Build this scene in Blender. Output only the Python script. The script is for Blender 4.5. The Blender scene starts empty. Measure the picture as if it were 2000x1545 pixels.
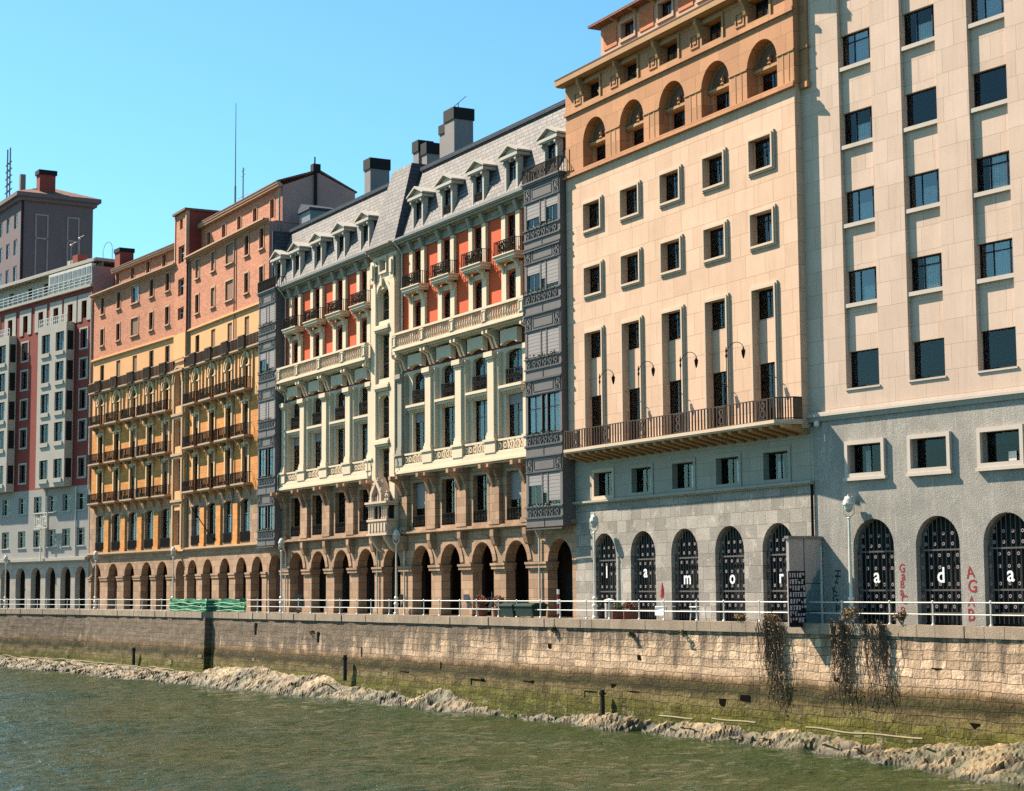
import bpy, math, random
from mathutils import Vector, Matrix, noise
random.seed(7)
SC = bpy.context.scene
COL = SC.collection
R = math.radians
K = 0.88                     # metres per facade unit used in the building code
BASE_Z = 0.204               # pavement level at the facades

# ------------------------------------------------------------------ materials
MATS = {}
def nodes(name):
    m = bpy.data.materials.new(name); m.use_nodes = True
    nt = m.node_tree; nt.nodes.clear()
    out = nt.nodes.new('ShaderNodeOutputMaterial'); b = nt.nodes.new('ShaderNodeBsdfPrincipled')
    nt.links.new(b.outputs[0], out.inputs[0])
    MATS[name] = m
    return m, nt, b
def N(nt, t, **kw):
    n = nt.nodes.new(t)
    for k, v in kw.items(): setattr(n, k, v)
    return n
def S(nt, sock, v):
    if hasattr(v, 'is_output'): nt.links.new(v, sock)
    else: sock.default_value = v
def math_n(nt, op, a, b=0.0, clamp=False):
    n = N(nt, 'ShaderNodeMath', operation=op, use_clamp=clamp); S(nt, n.inputs[0], a); S(nt, n.inputs[1], b); return n.outputs[0]
def mixc(nt, f, a, b, mode='MIX'):
    n = N(nt, 'ShaderNodeMix', data_type='RGBA', blend_type=mode); S(nt, n.inputs[0], f)
    S(nt, n.inputs[6], a if hasattr(a, 'is_output') else (*a, 1)); S(nt, n.inputs[7], b if hasattr(b, 'is_output') else (*b, 1)); return n.outputs[2]
def ramp(nt, f, stops):
    n = N(nt, 'ShaderNodeValToRGB'); S(nt, n.inputs[0], f)
    e = n.color_ramp.elements
    while len(e) < len(stops): e.new(.5)
    for i, (p, c) in enumerate(stops):
        e[i].position = p; e[i].color = (*c, 1) if len(c) == 3 else c
    return n.outputs[0]
def noise_n(nt, vec, scale, detail=4, rough=.55):
    n = N(nt, 'ShaderNodeTexNoise'); n.inputs['Scale'].default_value = scale; n.inputs['Detail'].default_value = detail; n.inputs['Roughness'].default_value = rough
    nt.links.new(vec, n.inputs['Vector']); return n.outputs[0]
def wallvec(nt, sx=1, sz=1, gen='Object'):
    tc = N(nt, 'ShaderNodeTexCoord'); sp = N(nt, 'ShaderNodeSeparateXYZ'); nt.links.new(tc.outputs[gen], sp.inputs[0])
    cb = N(nt, 'ShaderNodeCombineXYZ')
    s = math_n(nt, 'ADD', sp.outputs[0], sp.outputs[1])
    nt.links.new(math_n(nt, 'MULTIPLY', s, sx), cb.inputs[0]); nt.links.new(math_n(nt, 'MULTIPLY', sp.outputs[2], sz), cb.inputs[1])
    return tc.outputs[gen], cb.outputs[0], sp.outputs
def stone(name, c1, c2=None, mortar=None, bw=1.0, bh=.6, joint=.012, rough=.85, var=.22, bump=.25, streak=.25, grain=22, streak_c=None, jbump=.6, spots=0):
    m, nt, b = nodes(name)
    obj, wv, sp = wallvec(nt)
    c2 = c2 or tuple(x*.86 for x in c1)
    h = None
    if mortar is not None:
        br = N(nt, 'ShaderNodeTexBrick'); nt.links.new(wv, br.inputs['Vector'])
        br.squash = 1.35; br.squash_frequency = 3; br.inputs['Scale'].default_value = 1; br.inputs['Brick Width'].default_value = bw; br.inputs['Row Height'].default_value = bh
        br.inputs['Mortar Size'].default_value = joint; br.inputs['Mortar Smooth'].default_value = .3; br.inputs['Bias'].default_value = 0
        br.inputs['Color1'].default_value = (*c1, 1); br.inputs['Color2'].default_value = (*c2, 1); br.inputs['Mortar'].default_value = (*mortar, 1)
        col = br.outputs['Color']; h = br.outputs['Fac']
    else:
        col = mixc(nt, noise_n(nt, obj, .6, 3), c1, c2)
    n1 = noise_n(nt, obj, .45, 5, .65); n2 = noise_n(nt, obj, grain, 3, .6)
    f = math_n(nt, 'ADD', math_n(nt, 'MULTIPLY', n1, var*2), math_n(nt, 'MULTIPLY', n2, var*1.2))
    f = math_n(nt, 'ADD', f, 1-var*1.6)
    col = mixc(nt, 1.0, col, N_comb(nt, f), 'MULTIPLY')
    if streak:
        _, sv, _ = wallvec(nt, 2.6, .16)
        s = noise_n(nt, sv, 1.0, 5, .7)
        s = ramp(nt, s, [(.52, (0, 0, 0)), (.78, (1, 1, 1))])
        col = mixc(nt, math_n(nt, 'MULTIPLY', s, streak), col, streak_c or tuple(x*.35 for x in c1))
    if streak > .15:
        _, sv2, _ = wallvec(nt, 7.0, .45)
        s2 = ramp(nt, noise_n(nt, sv2, 1.0, 4, .65), [(.54, (0, 0, 0)), (.72, (1, 1, 1))])
        col = mixc(nt, math_n(nt, 'MULTIPLY', s2, streak*.7), col, streak_c or tuple(x*.45 for x in c1))
    if spots:
        s = ramp(nt, noise_n(nt, obj, 1.7, 6, .75), [(.55, (0, 0, 0)), (.66, (1, 1, 1))])
        col = mixc(nt, math_n(nt, 'MULTIPLY', s, spots), col, tuple(min(1, x*1.6) for x in c1))
    nt.links.new(col, b.inputs['Base Color']); b.inputs['Roughness'].default_value = rough; b.inputs['Specular IOR Level'].default_value = .25
    hh = math_n(nt, 'MULTIPLY', n2, 1.0)
    if h is not None: hh = math_n(nt, 'SUBTRACT', hh, math_n(nt, 'MULTIPLY', h, jbump*2))
    bp = N(nt, 'ShaderNodeBump'); bp.inputs['Strength'].default_value = bump; bp.inputs['Distance'].default_value = .03
    nt.links.new(hh, bp.inputs['Height']); nt.links.new(bp.outputs[0], b.inputs['Normal'])
    return m
def N_comb(nt, f):
    c = N(nt, 'ShaderNodeCombineColor')
    for i in range(3): nt.links.new(f, c.inputs[i])
    return c.outputs[0]
def plain(name, c, rough=.6, metal=0, var=.12, spec=.4, scale=3, bump=0):
    m, nt, b = nodes(name)
    tc = N(nt, 'ShaderNodeTexCoord')
    n1 = noise_n(nt, tc.outputs['Object'], scale, 5, .6)
    col = mixc(nt, n1, tuple(x*(1-var*1.6) for x in c), tuple(min(1, x*(1+var*1.6)) for x in c))
    nt.links.new(col, b.inputs['Base Color']); b.inputs['Roughness'].default_value = rough; b.inputs['Metallic'].default_value = metal; b.inputs['Specular IOR Level'].default_value = spec
    if bump:
        bp = N(nt, 'ShaderNodeBump'); bp.inputs['Strength'].default_value = bump; bp.inputs['Distance'].default_value = .05
        nt.links.new(noise_n(nt, tc.outputs['Object'], scale*6, 4), bp.inputs['Height']); nt.links.new(bp.outputs[0], b.inputs['Normal'])
    return m
def glass(name, ior=1.5):
    m = bpy.data.materials.new(name); m.use_nodes = True; nt = m.node_tree; nt.nodes.clear()
    out = N(nt, 'ShaderNodeOutputMaterial'); mx = N(nt, 'ShaderNodeMixShader'); tr = N(nt, 'ShaderNodeBsdfTransparent'); gl = N(nt, 'ShaderNodeBsdfGlossy')
    tr.inputs[0].default_value = (.90, .93, .94, 1); gl.inputs['Roughness'].default_value = .03
    fr = N(nt, 'ShaderNodeFresnel'); fr.inputs[0].default_value = ior
    tc = N(nt, 'ShaderNodeTexCoord'); bp = N(nt, 'ShaderNodeBump'); bp.inputs['Strength'].default_value = .05; bp.inputs['Distance'].default_value = .05
    nt.links.new(noise_n(nt, tc.outputs['Object'], 1.2, 2), bp.inputs['Height']); nt.links.new(bp.outputs[0], gl.inputs['Normal'])
    nt.links.new(fr.outputs[0], mx.inputs[0]); nt.links.new(tr.outputs[0], mx.inputs[1]); nt.links.new(gl.outputs[0], mx.inputs[2]); nt.links.new(mx.outputs[0], out.inputs[0])
    MATS[name] = m; return m
def cloth(name, c, fold=14):
    m, nt, b = nodes(name)
    tc = N(nt, 'ShaderNodeTexCoord'); w = N(nt, 'ShaderNodeTexWave'); w.inputs['Scale'].default_value = fold/6; w.inputs['Distortion'].default_value = 1.5
    nt.links.new(tc.outputs['Object'], w.inputs['Vector'])
    col = mixc(nt, w.outputs['Fac'], tuple(x*.7 for x in c), c); nt.links.new(col, b.inputs['Base Color']); b.inputs['Roughness'].default_value = .9
    return m
exec_mats = None
def make_materials():
    stone('sandstone_cream', (.59, .395, .282), (.51, .337, .232), (.31, .20, .13), 1.15, 1.05, .014, var=.2, bump=.12, streak=.22, jbump=.25)
    stone('sandstone_frame', (.55, .42, .31), var=.14, bump=.1, streak=.12)
    stone('sandstone_brown', (.47, .225, .11), (.37, .175, .085), (.19, .09, .045), 1.25, .8, .012, var=.22, bump=.18, streak=.2, jbump=.3)
    stone('brown_trim', (.40, .22, .10), var=.2, bump=.15, streak=.25)
    stone('stone_grey_smooth', (.36, .32, .26), (.31, .28, .23), (.22, .20, .17), 1.3, .62, .012, var=.16, bump=.12, streak=.2)
    stone('granite_blocks', (.345, .305, .265), (.21, .19, .165), (.13, .115, .10), .95, .62, .012, var=.42, bump=.7, streak=.25, grain=20, spots=.5)
    stone('granite_rough', (.335, .305, .27), (.235, .215, .19), None, var=.55, bump=.8, streak=.45, grain=24, spots=.3, streak_c=(.55, .50, .42))
    stone('panel_cream', (.61, .452, .358), (.54, .392, .302), (.33, .24, .18), 1.3, 1.02, .011, var=.16, bump=.1, streak=.24, jbump=.2)
    stone('panel_sill', (.56, .47, .40), var=.12, bump=.1, streak=.15)
    stone('stucco_cream', (.64, .525, .38), (.54, .44, .315), None, var=.14, bump=.12, streak=.22, streak_c=(.30, .26, .18))
    stone('stucco_grey', (.30, .275, .22), None, None, var=.18, bump=.12, streak=.3, streak_c=(.2, .18, .14))
    stone('stucco_pale', (.44, .40, .345), (.39, .355, .31), None, var=.12, bump=.1, streak=.2, streak_c=(.3, .27, .23))
    stone('stucco_bluegrey', (.34, .32, .295), (.30, .285, .265), None, var=.12, bump=.1, streak=.25, streak_c=(.24, .24, .24))
    stone('paint_red', (.27, .05, .036), (.23, .042, .032), None, var=.18, bump=.1, streak=.2)
    stone('paint_orange', (.60, .095, .03), (.52, .08, .027), None, var=.12, bump=.08, streak=.12)
    stone('paint_maroon', (.11, .035, .03), None, None, var=.15, bump=.1, streak=.1)
    stone('arcade_stone', (.40, .25, .155), (.27, .165, .10), (.11, .07, .045), .8, .5, .012, var=.26, bump=.35, streak=.25)
    stone('arcade_grey', (.40, .36, .31), (.34, .31, .27), (.24, .21, .18), .9, .55, .01, var=.2, bump=.25, streak=.25)
    stone('brick_salmon', (.56, .21, .11), (.36, .125, .07), (.44, .235, .155), .30, .11, .012, var=.22, bump=.25, streak=.18)
    stone('brick_orange', (.62, .17, .055), (.46, .12, .045), (.50, .26, .14), .30, .11, .012, var=.2, bump=.25, streak=.1)
    stone('trim_salmon', (.50, .30, .20), var=.14, bump=.1, streak=.2)
    stone('wall_yellow', (.62, .255, .06), (.48, .19, .045), (.26, .105, .03), .75, .42, .012, var=.18, bump=.3, streak=.18)
    stone('plaster_yellow', (.68, .35, .15), (.60, .305, .13), None, var=.12, bump=.1, streak=.15)
    stone('trim_tan', (.44, .285, .17), None, None, var=.2, bump=.15, streak=.3)
    stone('gable_render', (.42, .235, .215), (.34, .19, .18), None, var=.22, bump=.15, streak=.3)
    stone('chimney_red', (.25, .05, .038), (.2, .045, .035), None, var=.2, bump=.15, streak=.2)
    stone('chimney_grey', (.22, .20, .20), None, None, var=.2, bump=.15, streak=.3)
    stone('tower_grey', (.145, .105, .115), (.125, .09, .10), None, var=.14, bump=.1, streak=.25)
    stone('tower_trim', (.30, .245, .25), None, None, var=.14, bump=.1, streak=.2)
    stone('slate_roof', (.18, .163, .16), (.115, .104, .104), (.036, .033, .033), .55, .27, .028, rough=.7, var=.2, bump=.5, streak=.12)
    stone('slate_dark', (.05, .06, .085), (.04, .05, .07), (.02, .02, .03), .55, .27, .02, rough=.6, var=.2, bump=.4, streak=.1)
    stone('roof_tile', (.24, .11, .07), (.18, .085, .055), (.08, .04, .03), .3, .35, .03, var=.25, bump=.6, streak=.2)
    plain('bay_metal', (.115, .10, .10), .6, 0, .15, .25, 2)
    plain('bay_ornament', (.04, .037, .038), .55, 0, .2, .5, 3)
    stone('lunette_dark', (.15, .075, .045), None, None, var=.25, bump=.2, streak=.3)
    plain('iron_black', (.008, .008, .008), .85, 0, .2, .08)
    plain('iron_brown', (.058, .042, .034), .8, 0, .25, .15)
    plain('iron_grille', (.10, .085, .075), .5, .4, .25, .5)
    plain('frame_dark', (.014, .014, .015), .7, 0, .2, .15)
    plain('frame_white', (.62, .62, .58), .5, 0, .1)
    plain('frame_grey', (.17, .18, .19), .5, 0, .15)
    plain('frame_brown', (.10, .055, .035), .55, 0, .2)
    glass('window_glass'); glass('window_glass_coated', 2.3)
    stone('trim_pale_yellow', (.70, .50, .30), None, None, var=.18, bump=.12, streak=.3)
    cloth('curtain_pale', (.84, .90, .93))
    cloth('curtain_grey', (.42, .46, .48))
    plain('shade_dark', (.012, .016, .026), .85, 0, .3, .1)
    plain('blind_grey', (.24, .22, .215), .7, 0, .08, .3, 5)
    plain('blind_brown', (.22, .11, .06), .7, 0, .12, .3, 5)
    plain('room_dark', (.02, .021, .024), .95, 0, .3, .1)
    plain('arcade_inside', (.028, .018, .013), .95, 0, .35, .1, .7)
    plain('white_metal', (.62, .62, .57), .4, 0, .1, .5, 6)
    plain('lamp_paint', (.70, .67, .56), .45, 0, .12, .5, 5)
    plain('lamp_glass', (.42, .42, .38), .2, 0, .15, .6, 5)
    plain('letter_white', (.82, .82, .80), .5, 0, .04)
    plain('paint_spray_red', (.24, .008, .010), .7, 0, .2)
    plain('paint_spray_dark', (.02, .03, .035), .7, 0, .2)
    plain('pipe_grey', (.20, .19, .17), .5, .2, .2)
    plain('pipe_pale', (.58, .54, .46), .5, 0, .15)
    plain('net_green', (.035, .17, .09), .85, 0, .5, .1, 3.5)
    plain('net_white', (.22, .36, .27), .7, 0, .3, .3, 2.5)
    plain('bin_green', (.012, .032, .026), .7, 0, .3, .15)
    plain('scooter_black', (.018, .018, .02), .35, 0, .2, .5)
    plain('scooter_grey', (.22, .23, .24), .4, 0, .2, .5)
    plain('tarp_grey', (.28, .29, .30), .6, 0, .25, .4, 4)
    plain('tyre', (.02, .02, .02), .8)
    plain('pot_clay', (.16, .06, .035), .8, 0, .2)
    plain('red_cloth', (.5, .09, .08), .8, 0, .2)
    plain('leaf_green', (.055, .075, .025), .7, 0, .45, .2, 9)
    plain('leaf_dry', (.17, .12, .06), .8, 0, .45, .2, 9)
    plain('leaf_rust', (.20, .085, .045), .8, 0, .45, .2, 9)
    plain('twig', (.15, .11, .08), .9, 0, .35, .1, 9)
    plain('flower_red', (.5, .03, .03), .7, 0, .3)
    plain('wood_post', (.018, .016, .014), .85, 0, .3)
    plain('void_black', (.006, .005, .004), .95, 0, .2, .02)
    plain('weathered_white', (.60, .57, .50), .7, 0, .2)
make_materials()

# ------------------------------------------------------------------ geometry
class MB:
    def __init__(s, k=K): s.v = []; s.f = []; s.k = k
    def quad(s, *p):
        i = len(s.v); s.v += [tuple(q) for q in p]; s.f.append(tuple(range(i, i+len(p)))); return s
    def box(s, x0, x1, y0, y1, z0, z1):
        i = len(s.v); s.v += [(x, y, z) for z in (z0, z1) for y in (y0, y1) for x in (x0, x1)]
        s.f += [tuple(i+k for k in q) for q in ((0, 2, 3, 1), (4, 5, 7, 6), (0, 1, 5, 4), (2, 6, 7, 3), (0, 4, 6, 2), (1, 3, 7, 5))]; return s
    def obox(s, c, ax, hx, hy, hz):   # box with rotated axes (ax = 3 unit vectors)
        i = len(s.v); c = Vector(c)
        for z in (-1, 1):
            for y in (-1, 1):
                for x in (-1, 1): s.v.append(tuple(c + ax[0]*hx*x + ax[1]*hy*y + ax[2]*hz*z))
        s.f += [tuple(i+k for k in q) for q in ((0, 2, 3, 1), (4, 5, 7, 6), (0, 1, 5, 4), (2, 6, 7, 3), (0, 4, 6, 2), (1, 3, 7, 5))]; return s
    def ext(s, poly, fn0, fn1):
        n = len(poly); i = len(s.v); s.v += [fn0(p) for p in poly] + [fn1(p) for p in poly]
        s.f.append(tuple(i+k for k in range(n))); s.f.append(tuple(i+n+k for k in reversed(range(n))))
        for k in range(n):
            j = (k+1) % n; s.f.append((i+k, i+n+k, i+n+j, i+j))
        return s
    def prismx(s, poly, x0, x1): return s.ext(poly, lambda p: (x0, p[0], p[1]), lambda p: (x1, p[0], p[1]))   # poly in (y,z)
    def prismy(s, poly, y0, y1): return s.ext(poly, lambda p: (p[0], y0, p[1]), lambda p: (p[0], y1, p[1]))   # poly in (x,z)
    def prismz(s, poly, z0, z1): return s.ext(poly, lambda p: (p[0], p[1], z0), lambda p: (p[0], p[1], z1))
    def tube(s, pts, r, n=6, caps=True):
        pts = [Vector(p) for p in pts]; rs = r if isinstance(r, (list, tuple)) else [r]*len(pts); i0 = len(s.v)
        for k, p in enumerate(pts):
            d = (pts[min(k+1, len(pts)-1)] - pts[max(k-1, 0)]).normalized()
            a = d.orthogonal().normalized() if abs(d.z) > .95 else d.cross(Vector((0, 0, 1))).normalized(); b = d.cross(a)
            for j in range(n):
                t = 2*math.pi*j/n; s.v.append(tuple(p + (a*math.cos(t) + b*math.sin(t))*rs[k]))
        for k in range(len(pts)-1):
            for j in range(n):
                j2 = (j+1) % n; s.f.append((i0+k*n+j, i0+k*n+j2, i0+(k+1)*n+j2, i0+(k+1)*n+j))
        if caps:
            s.f.append(tuple(i0+j for j in reversed(range(n)))); s.f.append(tuple(i0+(len(pts)-1)*n+j for j in range(n)))
        return s
    def lathe(s, cx, cy, prof, n=8):
        i0 = len(s.v)
        for r, z in prof:
            for j in range(n):
                t = 2*math.pi*(j+.5)/n; s.v.append((cx+r*math.cos(t), cy+r*math.sin(t), z))
        for k in range(len(prof)-1):
            for j in range(n):
                j2 = (j+1) % n; s.f.append((i0+k*n+j, i0+k*n+j2, i0+(k+1)*n+j2, i0+(k+1)*n+j))
        s.f.append(tuple(i0+j for j in reversed(range(n)))); s.f.append(tuple(i0+(len(prof)-1)*n+j for j in range(n)))
        return s
    def ring(s, cx, y0, y1, cz, r0, r1, a0=0, a1=360, n=20):   # flat ring extruded along y
        for k in range(n):
            t0, t1 = R(a0+(a1-a0)*k/n), R(a0+(a1-a0)*(k+1)/n)
            P = lambda r, t: (cx+r*math.cos(t), cz+r*math.sin(t))
            s.prismy([P(r0, t0), P(r0, t1), P(r1, t1), P(r1, t0)], y0, y1)
        return s
    def frame(s, x0, x1, z0, z1, w, y0, y1):   # rectangular ring
        s.box(x0, x1, y0, y1, z0, z0+w); s.box(x0, x1, y0, y1, z1-w, z1); s.box(x0, x0+w, y0, y1, z0+w, z1-w); s.box(x1-w, x1, y0, y1, z0+w, z1-w); return s
    def wall(s, x0, x1, z0, z1, ops=(), y=0.0, dep=.4):
        """facade sheet with real openings; op = (x0,x1,z0,z1,rise,depth)"""
        ops = [tuple(o)+(0, dep)[len(o)-4:] if len(o) < 6 else tuple(o) for o in ops]
        xs = sorted(set([x0, x1]+[o[0] for o in ops]+[o[1] for o in ops])); xs = [x for x in xs if x0 <= x <= x1]
        for a, b in zip(xs, xs[1:]):
            c = (a+b)/2; blk = sorted((o[2], o[3]) for o in ops if o[0] < c < o[1]); z = z0
            for p, q in blk:
                if p > z+1e-4: s.quad((a, y, z), (b, y, z), (b, y, p), (a, y, p))
                z = max(z, q)
            if z < z1-1e-4: s.quad((a, y, z), (b, y, z), (b, y, z1), (a, y, z1))
        for (a, b, p, q, rise, d) in ops:
            zs = q-rise; e = y+d
            s.quad((a, y, p), (a, y, zs), (a, e, zs), (a, e, p)); s.quad((b, y, p), (b, e, p), (b, e, zs), (b, y, zs))
            if p > z0+1e-4: s.quad((a, y, p), (a, e, p), (b, e, p), (b, y, p))
            if rise <= 0: s.quad((a, y, q), (b, y, q), (b, e, q), (a, e, q))
            else:
                n = 18; c = (a+b)/2; w = (b-a)/2
                pts = [(c-w*math.cos(math.pi*k/n), zs+rise*math.sin(math.pi*k/n)) for k in range(n+1)]
                for (u0, h0), (u1, h1) in zip(pts, pts[1:]):
                    s.quad((u0, y, h0), (u1, y, h1), (u1, y, q), (u0, y, q)) if (q-h0 > 1e-5 or q-h1 > 1e-5) else None
                    s.quad((u0, y, h0), (u0, e, h0), (u1, e, h1), (u1, y, h1))
        return s
    def build(s, name, mat, parent=None, loc=None, smooth=False):
        me = bpy.data.meshes.new(name); k = s.k
        me.from_pydata([(a*k, b*k, c*k) for a, b, c in s.v], [], s.f); me.update()
        me.materials.append(MATS[mat])
        if smooth: me.polygons.foreach_set('use_smooth', [True]*len(me.polygons))
        o = bpy.data.objects.new(name, me); COL.objects.link(o)
        if parent is not None: o.parent = parent
        if loc is not None: o.location = [c*k for c in loc]
        return o
def tag(o, label=None, cat=None, group=None, kind=None):
    if label: o['label'] = label
    if cat: o['category'] = cat
    if group: o['group'] = group
    if kind: o['kind'] = kind
    return o
def thing(name, label, cat, loc=(0, 0, 0), rotz=0, group=None):
    o = bpy.data.objects.new(name, None); COL.objects.link(o); o.location = loc; o.rotation_euler = (0, 0, rotz)
    o.empty_display_size = .2
    return tag(o, label, cat, group)
def copy_tree(o, parent=None):
    c = o.copy(); COL.objects.link(c)
    if parent is not None: c.parent = parent
    for ch in list(o.children): copy_tree(ch, c)
    return c
# ------------------------------------------------------------------ windows
CACHE = {}
def cached(key, fn, name, mat, parent, loc):
    if key not in CACHE:
        o = fn().build(name, mat, parent, loc); CACHE[key] = o.data; return o
    o = bpy.data.objects.new(name, CACHE[key]); COL.objects.link(o); o.parent = parent; o.location = [c*K for c in loc]; return o
def window(parent, cx, z0, w, h, y, fmat='frame_dark', bars=(.5,), trans=(.74,), curtain=None, shade=0, blind=None, fw=.06, name='window', split=None, sill=None, gmat='window_glass'):
    """a window unit: frame mesh (the part) with pane, curtain and blind as sub-parts"""
    x0 = cx-w/2
    def fr():
        m = MB(); m.frame(0, w, 0, h, fw, 0, .07)
        zt = [h*t for t in trans]
        for t in zt: m.box(fw, w-fw, .005, .065, t-fw*.4, t+fw*.4)
        edges = [fw]+zt+[h-fw]
        for b in bars:
            for a, c in zip(edges, edges[1:]):
                m.box(w*b-fw*.45, w*b+fw*.45, .01, .06, a+(fw*.4 if a != fw else 0), c-(fw*.4 if c != h-fw else 0))
        return m
    o = cached(('f', w, h, fmat, bars, trans, fw), fr, name, fmat, parent, (x0, y, z0))
    cached(('p', w, h, gmat), lambda: MB().quad((.03, .035, .03), (w-.03, .035, .03), (w-.03, .035, h-.03), (.03, .035, h-.03)), 'pane', gmat, o, (0, 0, 0))
    if curtain:
        kind, a, b, t, mat = curtain    # fractions of width, height fraction
        def cu():
            m = MB(); n = max(4, int((b-a)*w/.09)); pts = []
            for i in range(n+1):
                pts.append((w*(a+(b-a)*i/n), .10+.02*math.sin(i*2.1)))
            for p, q in zip(pts, pts[1:]): m.quad((p[0], p[1], .05), (q[0], q[1], .05), (q[0], q[1], h*t), (p[0], p[1], h*t))
            return m
        cached(('c', w, h, a, b, t, mat), cu, 'curtain', mat, o, (0, 0, 0))
    if shade:
        cached(('s', w, h, shade), lambda: MB().box(.06, w-.06, .065, .075, h*(1-shade), h-.02), 'roller_shade', 'shade_dark', o, (0, 0, 0))
    if blind:
        frac, mat = blind
        def bl():
            m = MB(); n = max(2, int(h*frac/.11))
            for i in range(n):
                zt = h-.01-i*(h*frac)/n; m.box(.02, w-.02, -.035-.008*(i % 2), -.012, zt-(h*frac)/n, zt)
            return m
        cached(('b', w, h, frac, mat), bl, 'roller_blind', mat, o, (0, 0, 0))
    if sill:
        pr, ov, th, mat = sill
        cached(('l', w, pr, ov, th, mat, y), lambda: MB().box(-ov, w+ov, -y-pr, -y+.0, -th, 0).box(0, w, -y, 0, -th, -.004), 'sill', mat, o, (0, 0, 0))
    return o
def iron_rail(m, x0, x1, y, z0, z1, pitch=.14, r=.014, top=.03, belly=0):
    r *= 1.35
    n = max(2, int(round((x1-x0)/pitch)))
    for i in range(n+1):
        x = x0+(x1-x0)*i/n; m.box(x-r, x+r, y-r, y+r, z0+.03, z1-.02)
    m.box(x0-r, x1+r, y-top/2, y+top/2, z1-.025, z1+.02); m.box(x0-r, x1+r, y-top/2, y+top/2, z0+.0, z0+.03)
    return m
def iron_side(m, x, y0, y1, z0, z1, pitch=.16, r=.014):
    n = max(2, int(round((y1-y0)/pitch)))
    for i in range(1, n):
        y = y0+(y1-y0)*i/n; m.box(x-r, x+r, y-r, y+r, z0+.03, z1-.02)
    m.box(x-.014, x+.014, y0+.02, y1, z1-.022, z1+.018); m.box(x-.014, x+.014, y0+.02, y1, z0, z0+.028)
    return m
def console(m, x, w, y0, z0, z1):   # scrolled bracket against the wall at y0, coming out by .7 of its height
    d = (z1-z0)*.75
    m.prismx([(y0, z0), (y0-.12*d, z0+.02), (y0-.30*d, z0+(z1-z0)*.35), (y0-.42*d, z0+(z1-z0)*.62), (y0-d, z0+(z1-z0)*.80), (y0-d, z1), (y0, z1)], x-w/2, x+w/2)
    return m
def cornice(m, x0, x1, z0, prof, y=0):  # prof: list of (projection, height) steps upward
    z = z0
    for p, h in prof:
        m.box(x0, x1, y-p, y-.001, z, z+h); z += h
    return m
def leafy(m, c, rad, n, size, rng, squash=.8):
    for _ in range(n):
        while True:
            p = Vector((rng.uniform(-1, 1), rng.uniform(-1, 1), rng.uniform(-1, 1)))
            if .25 < p.length < 1: break
        p = Vector((p.x*rad, p.y*rad, p.z*rad*squash))*(.75+.5*noise.noise(p*2.3+Vector(c))) + Vector(c)
        a = Vector((rng.gauss(0, 1), rng.gauss(0, 1), rng.gauss(0, 1))).normalized(); b = a.orthogonal().normalized(); s_ = size*rng.uniform(.6, 1.3)
        m.quad(p-a*s_, p+b*s_*.45, p+a*s_, p-b*s_*.45)
    return m
def flat_text(txt, size, depth, bold=0.0, res=3):
    cu = bpy.data.curves.new('text', 'FONT'); cu.body = txt; cu.size = size; cu.extrude = depth; cu.offset = bold; cu.align_x = 'CENTER'; cu.resolution_u = res
    o = bpy.data.objects.new('tmp', cu); COL.objects.link(o); dg = bpy.context.evaluated_depsgraph_get(); dg.update()
    me = bpy.data.meshes.new_from_object(o.evaluated_get(dg)); bpy.data.objects.remove(o); bpy.data.curves.remove(cu)
    me.materials.clear()
    return me
def text_part(name, txt, size, parent, loc, mat, bold=0.0, depth=.01, rot=0.0, label=None):
    me = flat_text(txt, size*K, depth, bold*K); me.materials.append(MATS[mat])
    o = bpy.data.objects.new(name, me); COL.objects.link(o); o.parent = parent; o.location = [c*K for c in loc]
    o.rotation_euler = (R(90), R(rot), 0)
    if label: o['label'] = label
    return o
SUN = 5.0; SKY_STRENGTH = .06; EXPO = 1.5; SKY_TINT = (.58, 1.0, 1.07, 1); SKY_AIR = 1.0; SKY_DUST = .3; SKY_OZONE = 1.0
def extra_mats():
    m, nt, b = nodes('screen_paint')
    tc = N(nt, 'ShaderNodeTexCoord'); sp = N(nt, 'ShaderNodeSeparateXYZ'); nt.links.new(tc.outputs['Object'], sp.inputs[0])
    n = noise_n(nt, tc.outputs['Object'], 1.7, 6, .7)
    f = math_n(nt, 'ADD', math_n(nt, 'SUBTRACT', math_n(nt, 'MULTIPLY', sp.outputs[1], 1.5), sp.outputs[2]), math_n(nt, 'MULTIPLY', n, 1.2))
    f = ramp(nt, math_n(nt, 'ADD', math_n(nt, 'MULTIPLY', f, .5), 1.55), [(.47, (0, 0, 0)), (.53, (1, 1, 1))])
    n2 = noise_n(nt, tc.outputs['Object'], 6, 4)
    col = mixc(nt, f, (.40, .33, .31), mixc(nt, n2, (.05, .10, .12), (.14, .21, .22)))
    nt.links.new(col, b.inputs['Base Color']); b.inputs['Roughness'].default_value = .6
    plain('graffiti_lilac', (.52, .44, .46), .6, 0, .1)
extra_mats()
# ------------------------------------------------------------------ buildings: local frame x along the street, y into the building, z up
def scaled(x, y): return (x*K, y*K, BASE_Z)
def building(name, label, cat, ox, oy, th, group='riverside buildings'):
    return thing(name, label, cat, scaled(ox, oy), R(th-90), group)
def shell(b, x0, x1, zt, back, mat='gable_render', name='side_wall', left=True, right=True, y=.01):
    m = MB()
    if left: m.quad((x0, y, -.4), (x0, back, -.4), (x0, back, zt), (x0, y, zt))
    if right: m.quad((x1, y, -.4), (x1, back, -.4), (x1, back, zt), (x1, y, zt))
    m.quad((x0, back, -.4), (x1, back, -.4), (x1, back, zt), (x0, back, zt))
    return m.build(name, mat, b)
def room(b, x0, x1, z0, z1, y):
    return MB().quad((x0, y, z0), (x1, y, z0), (x1, y, z1), (x0, y, z1)).build('interior', 'room_dark', b)

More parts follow.
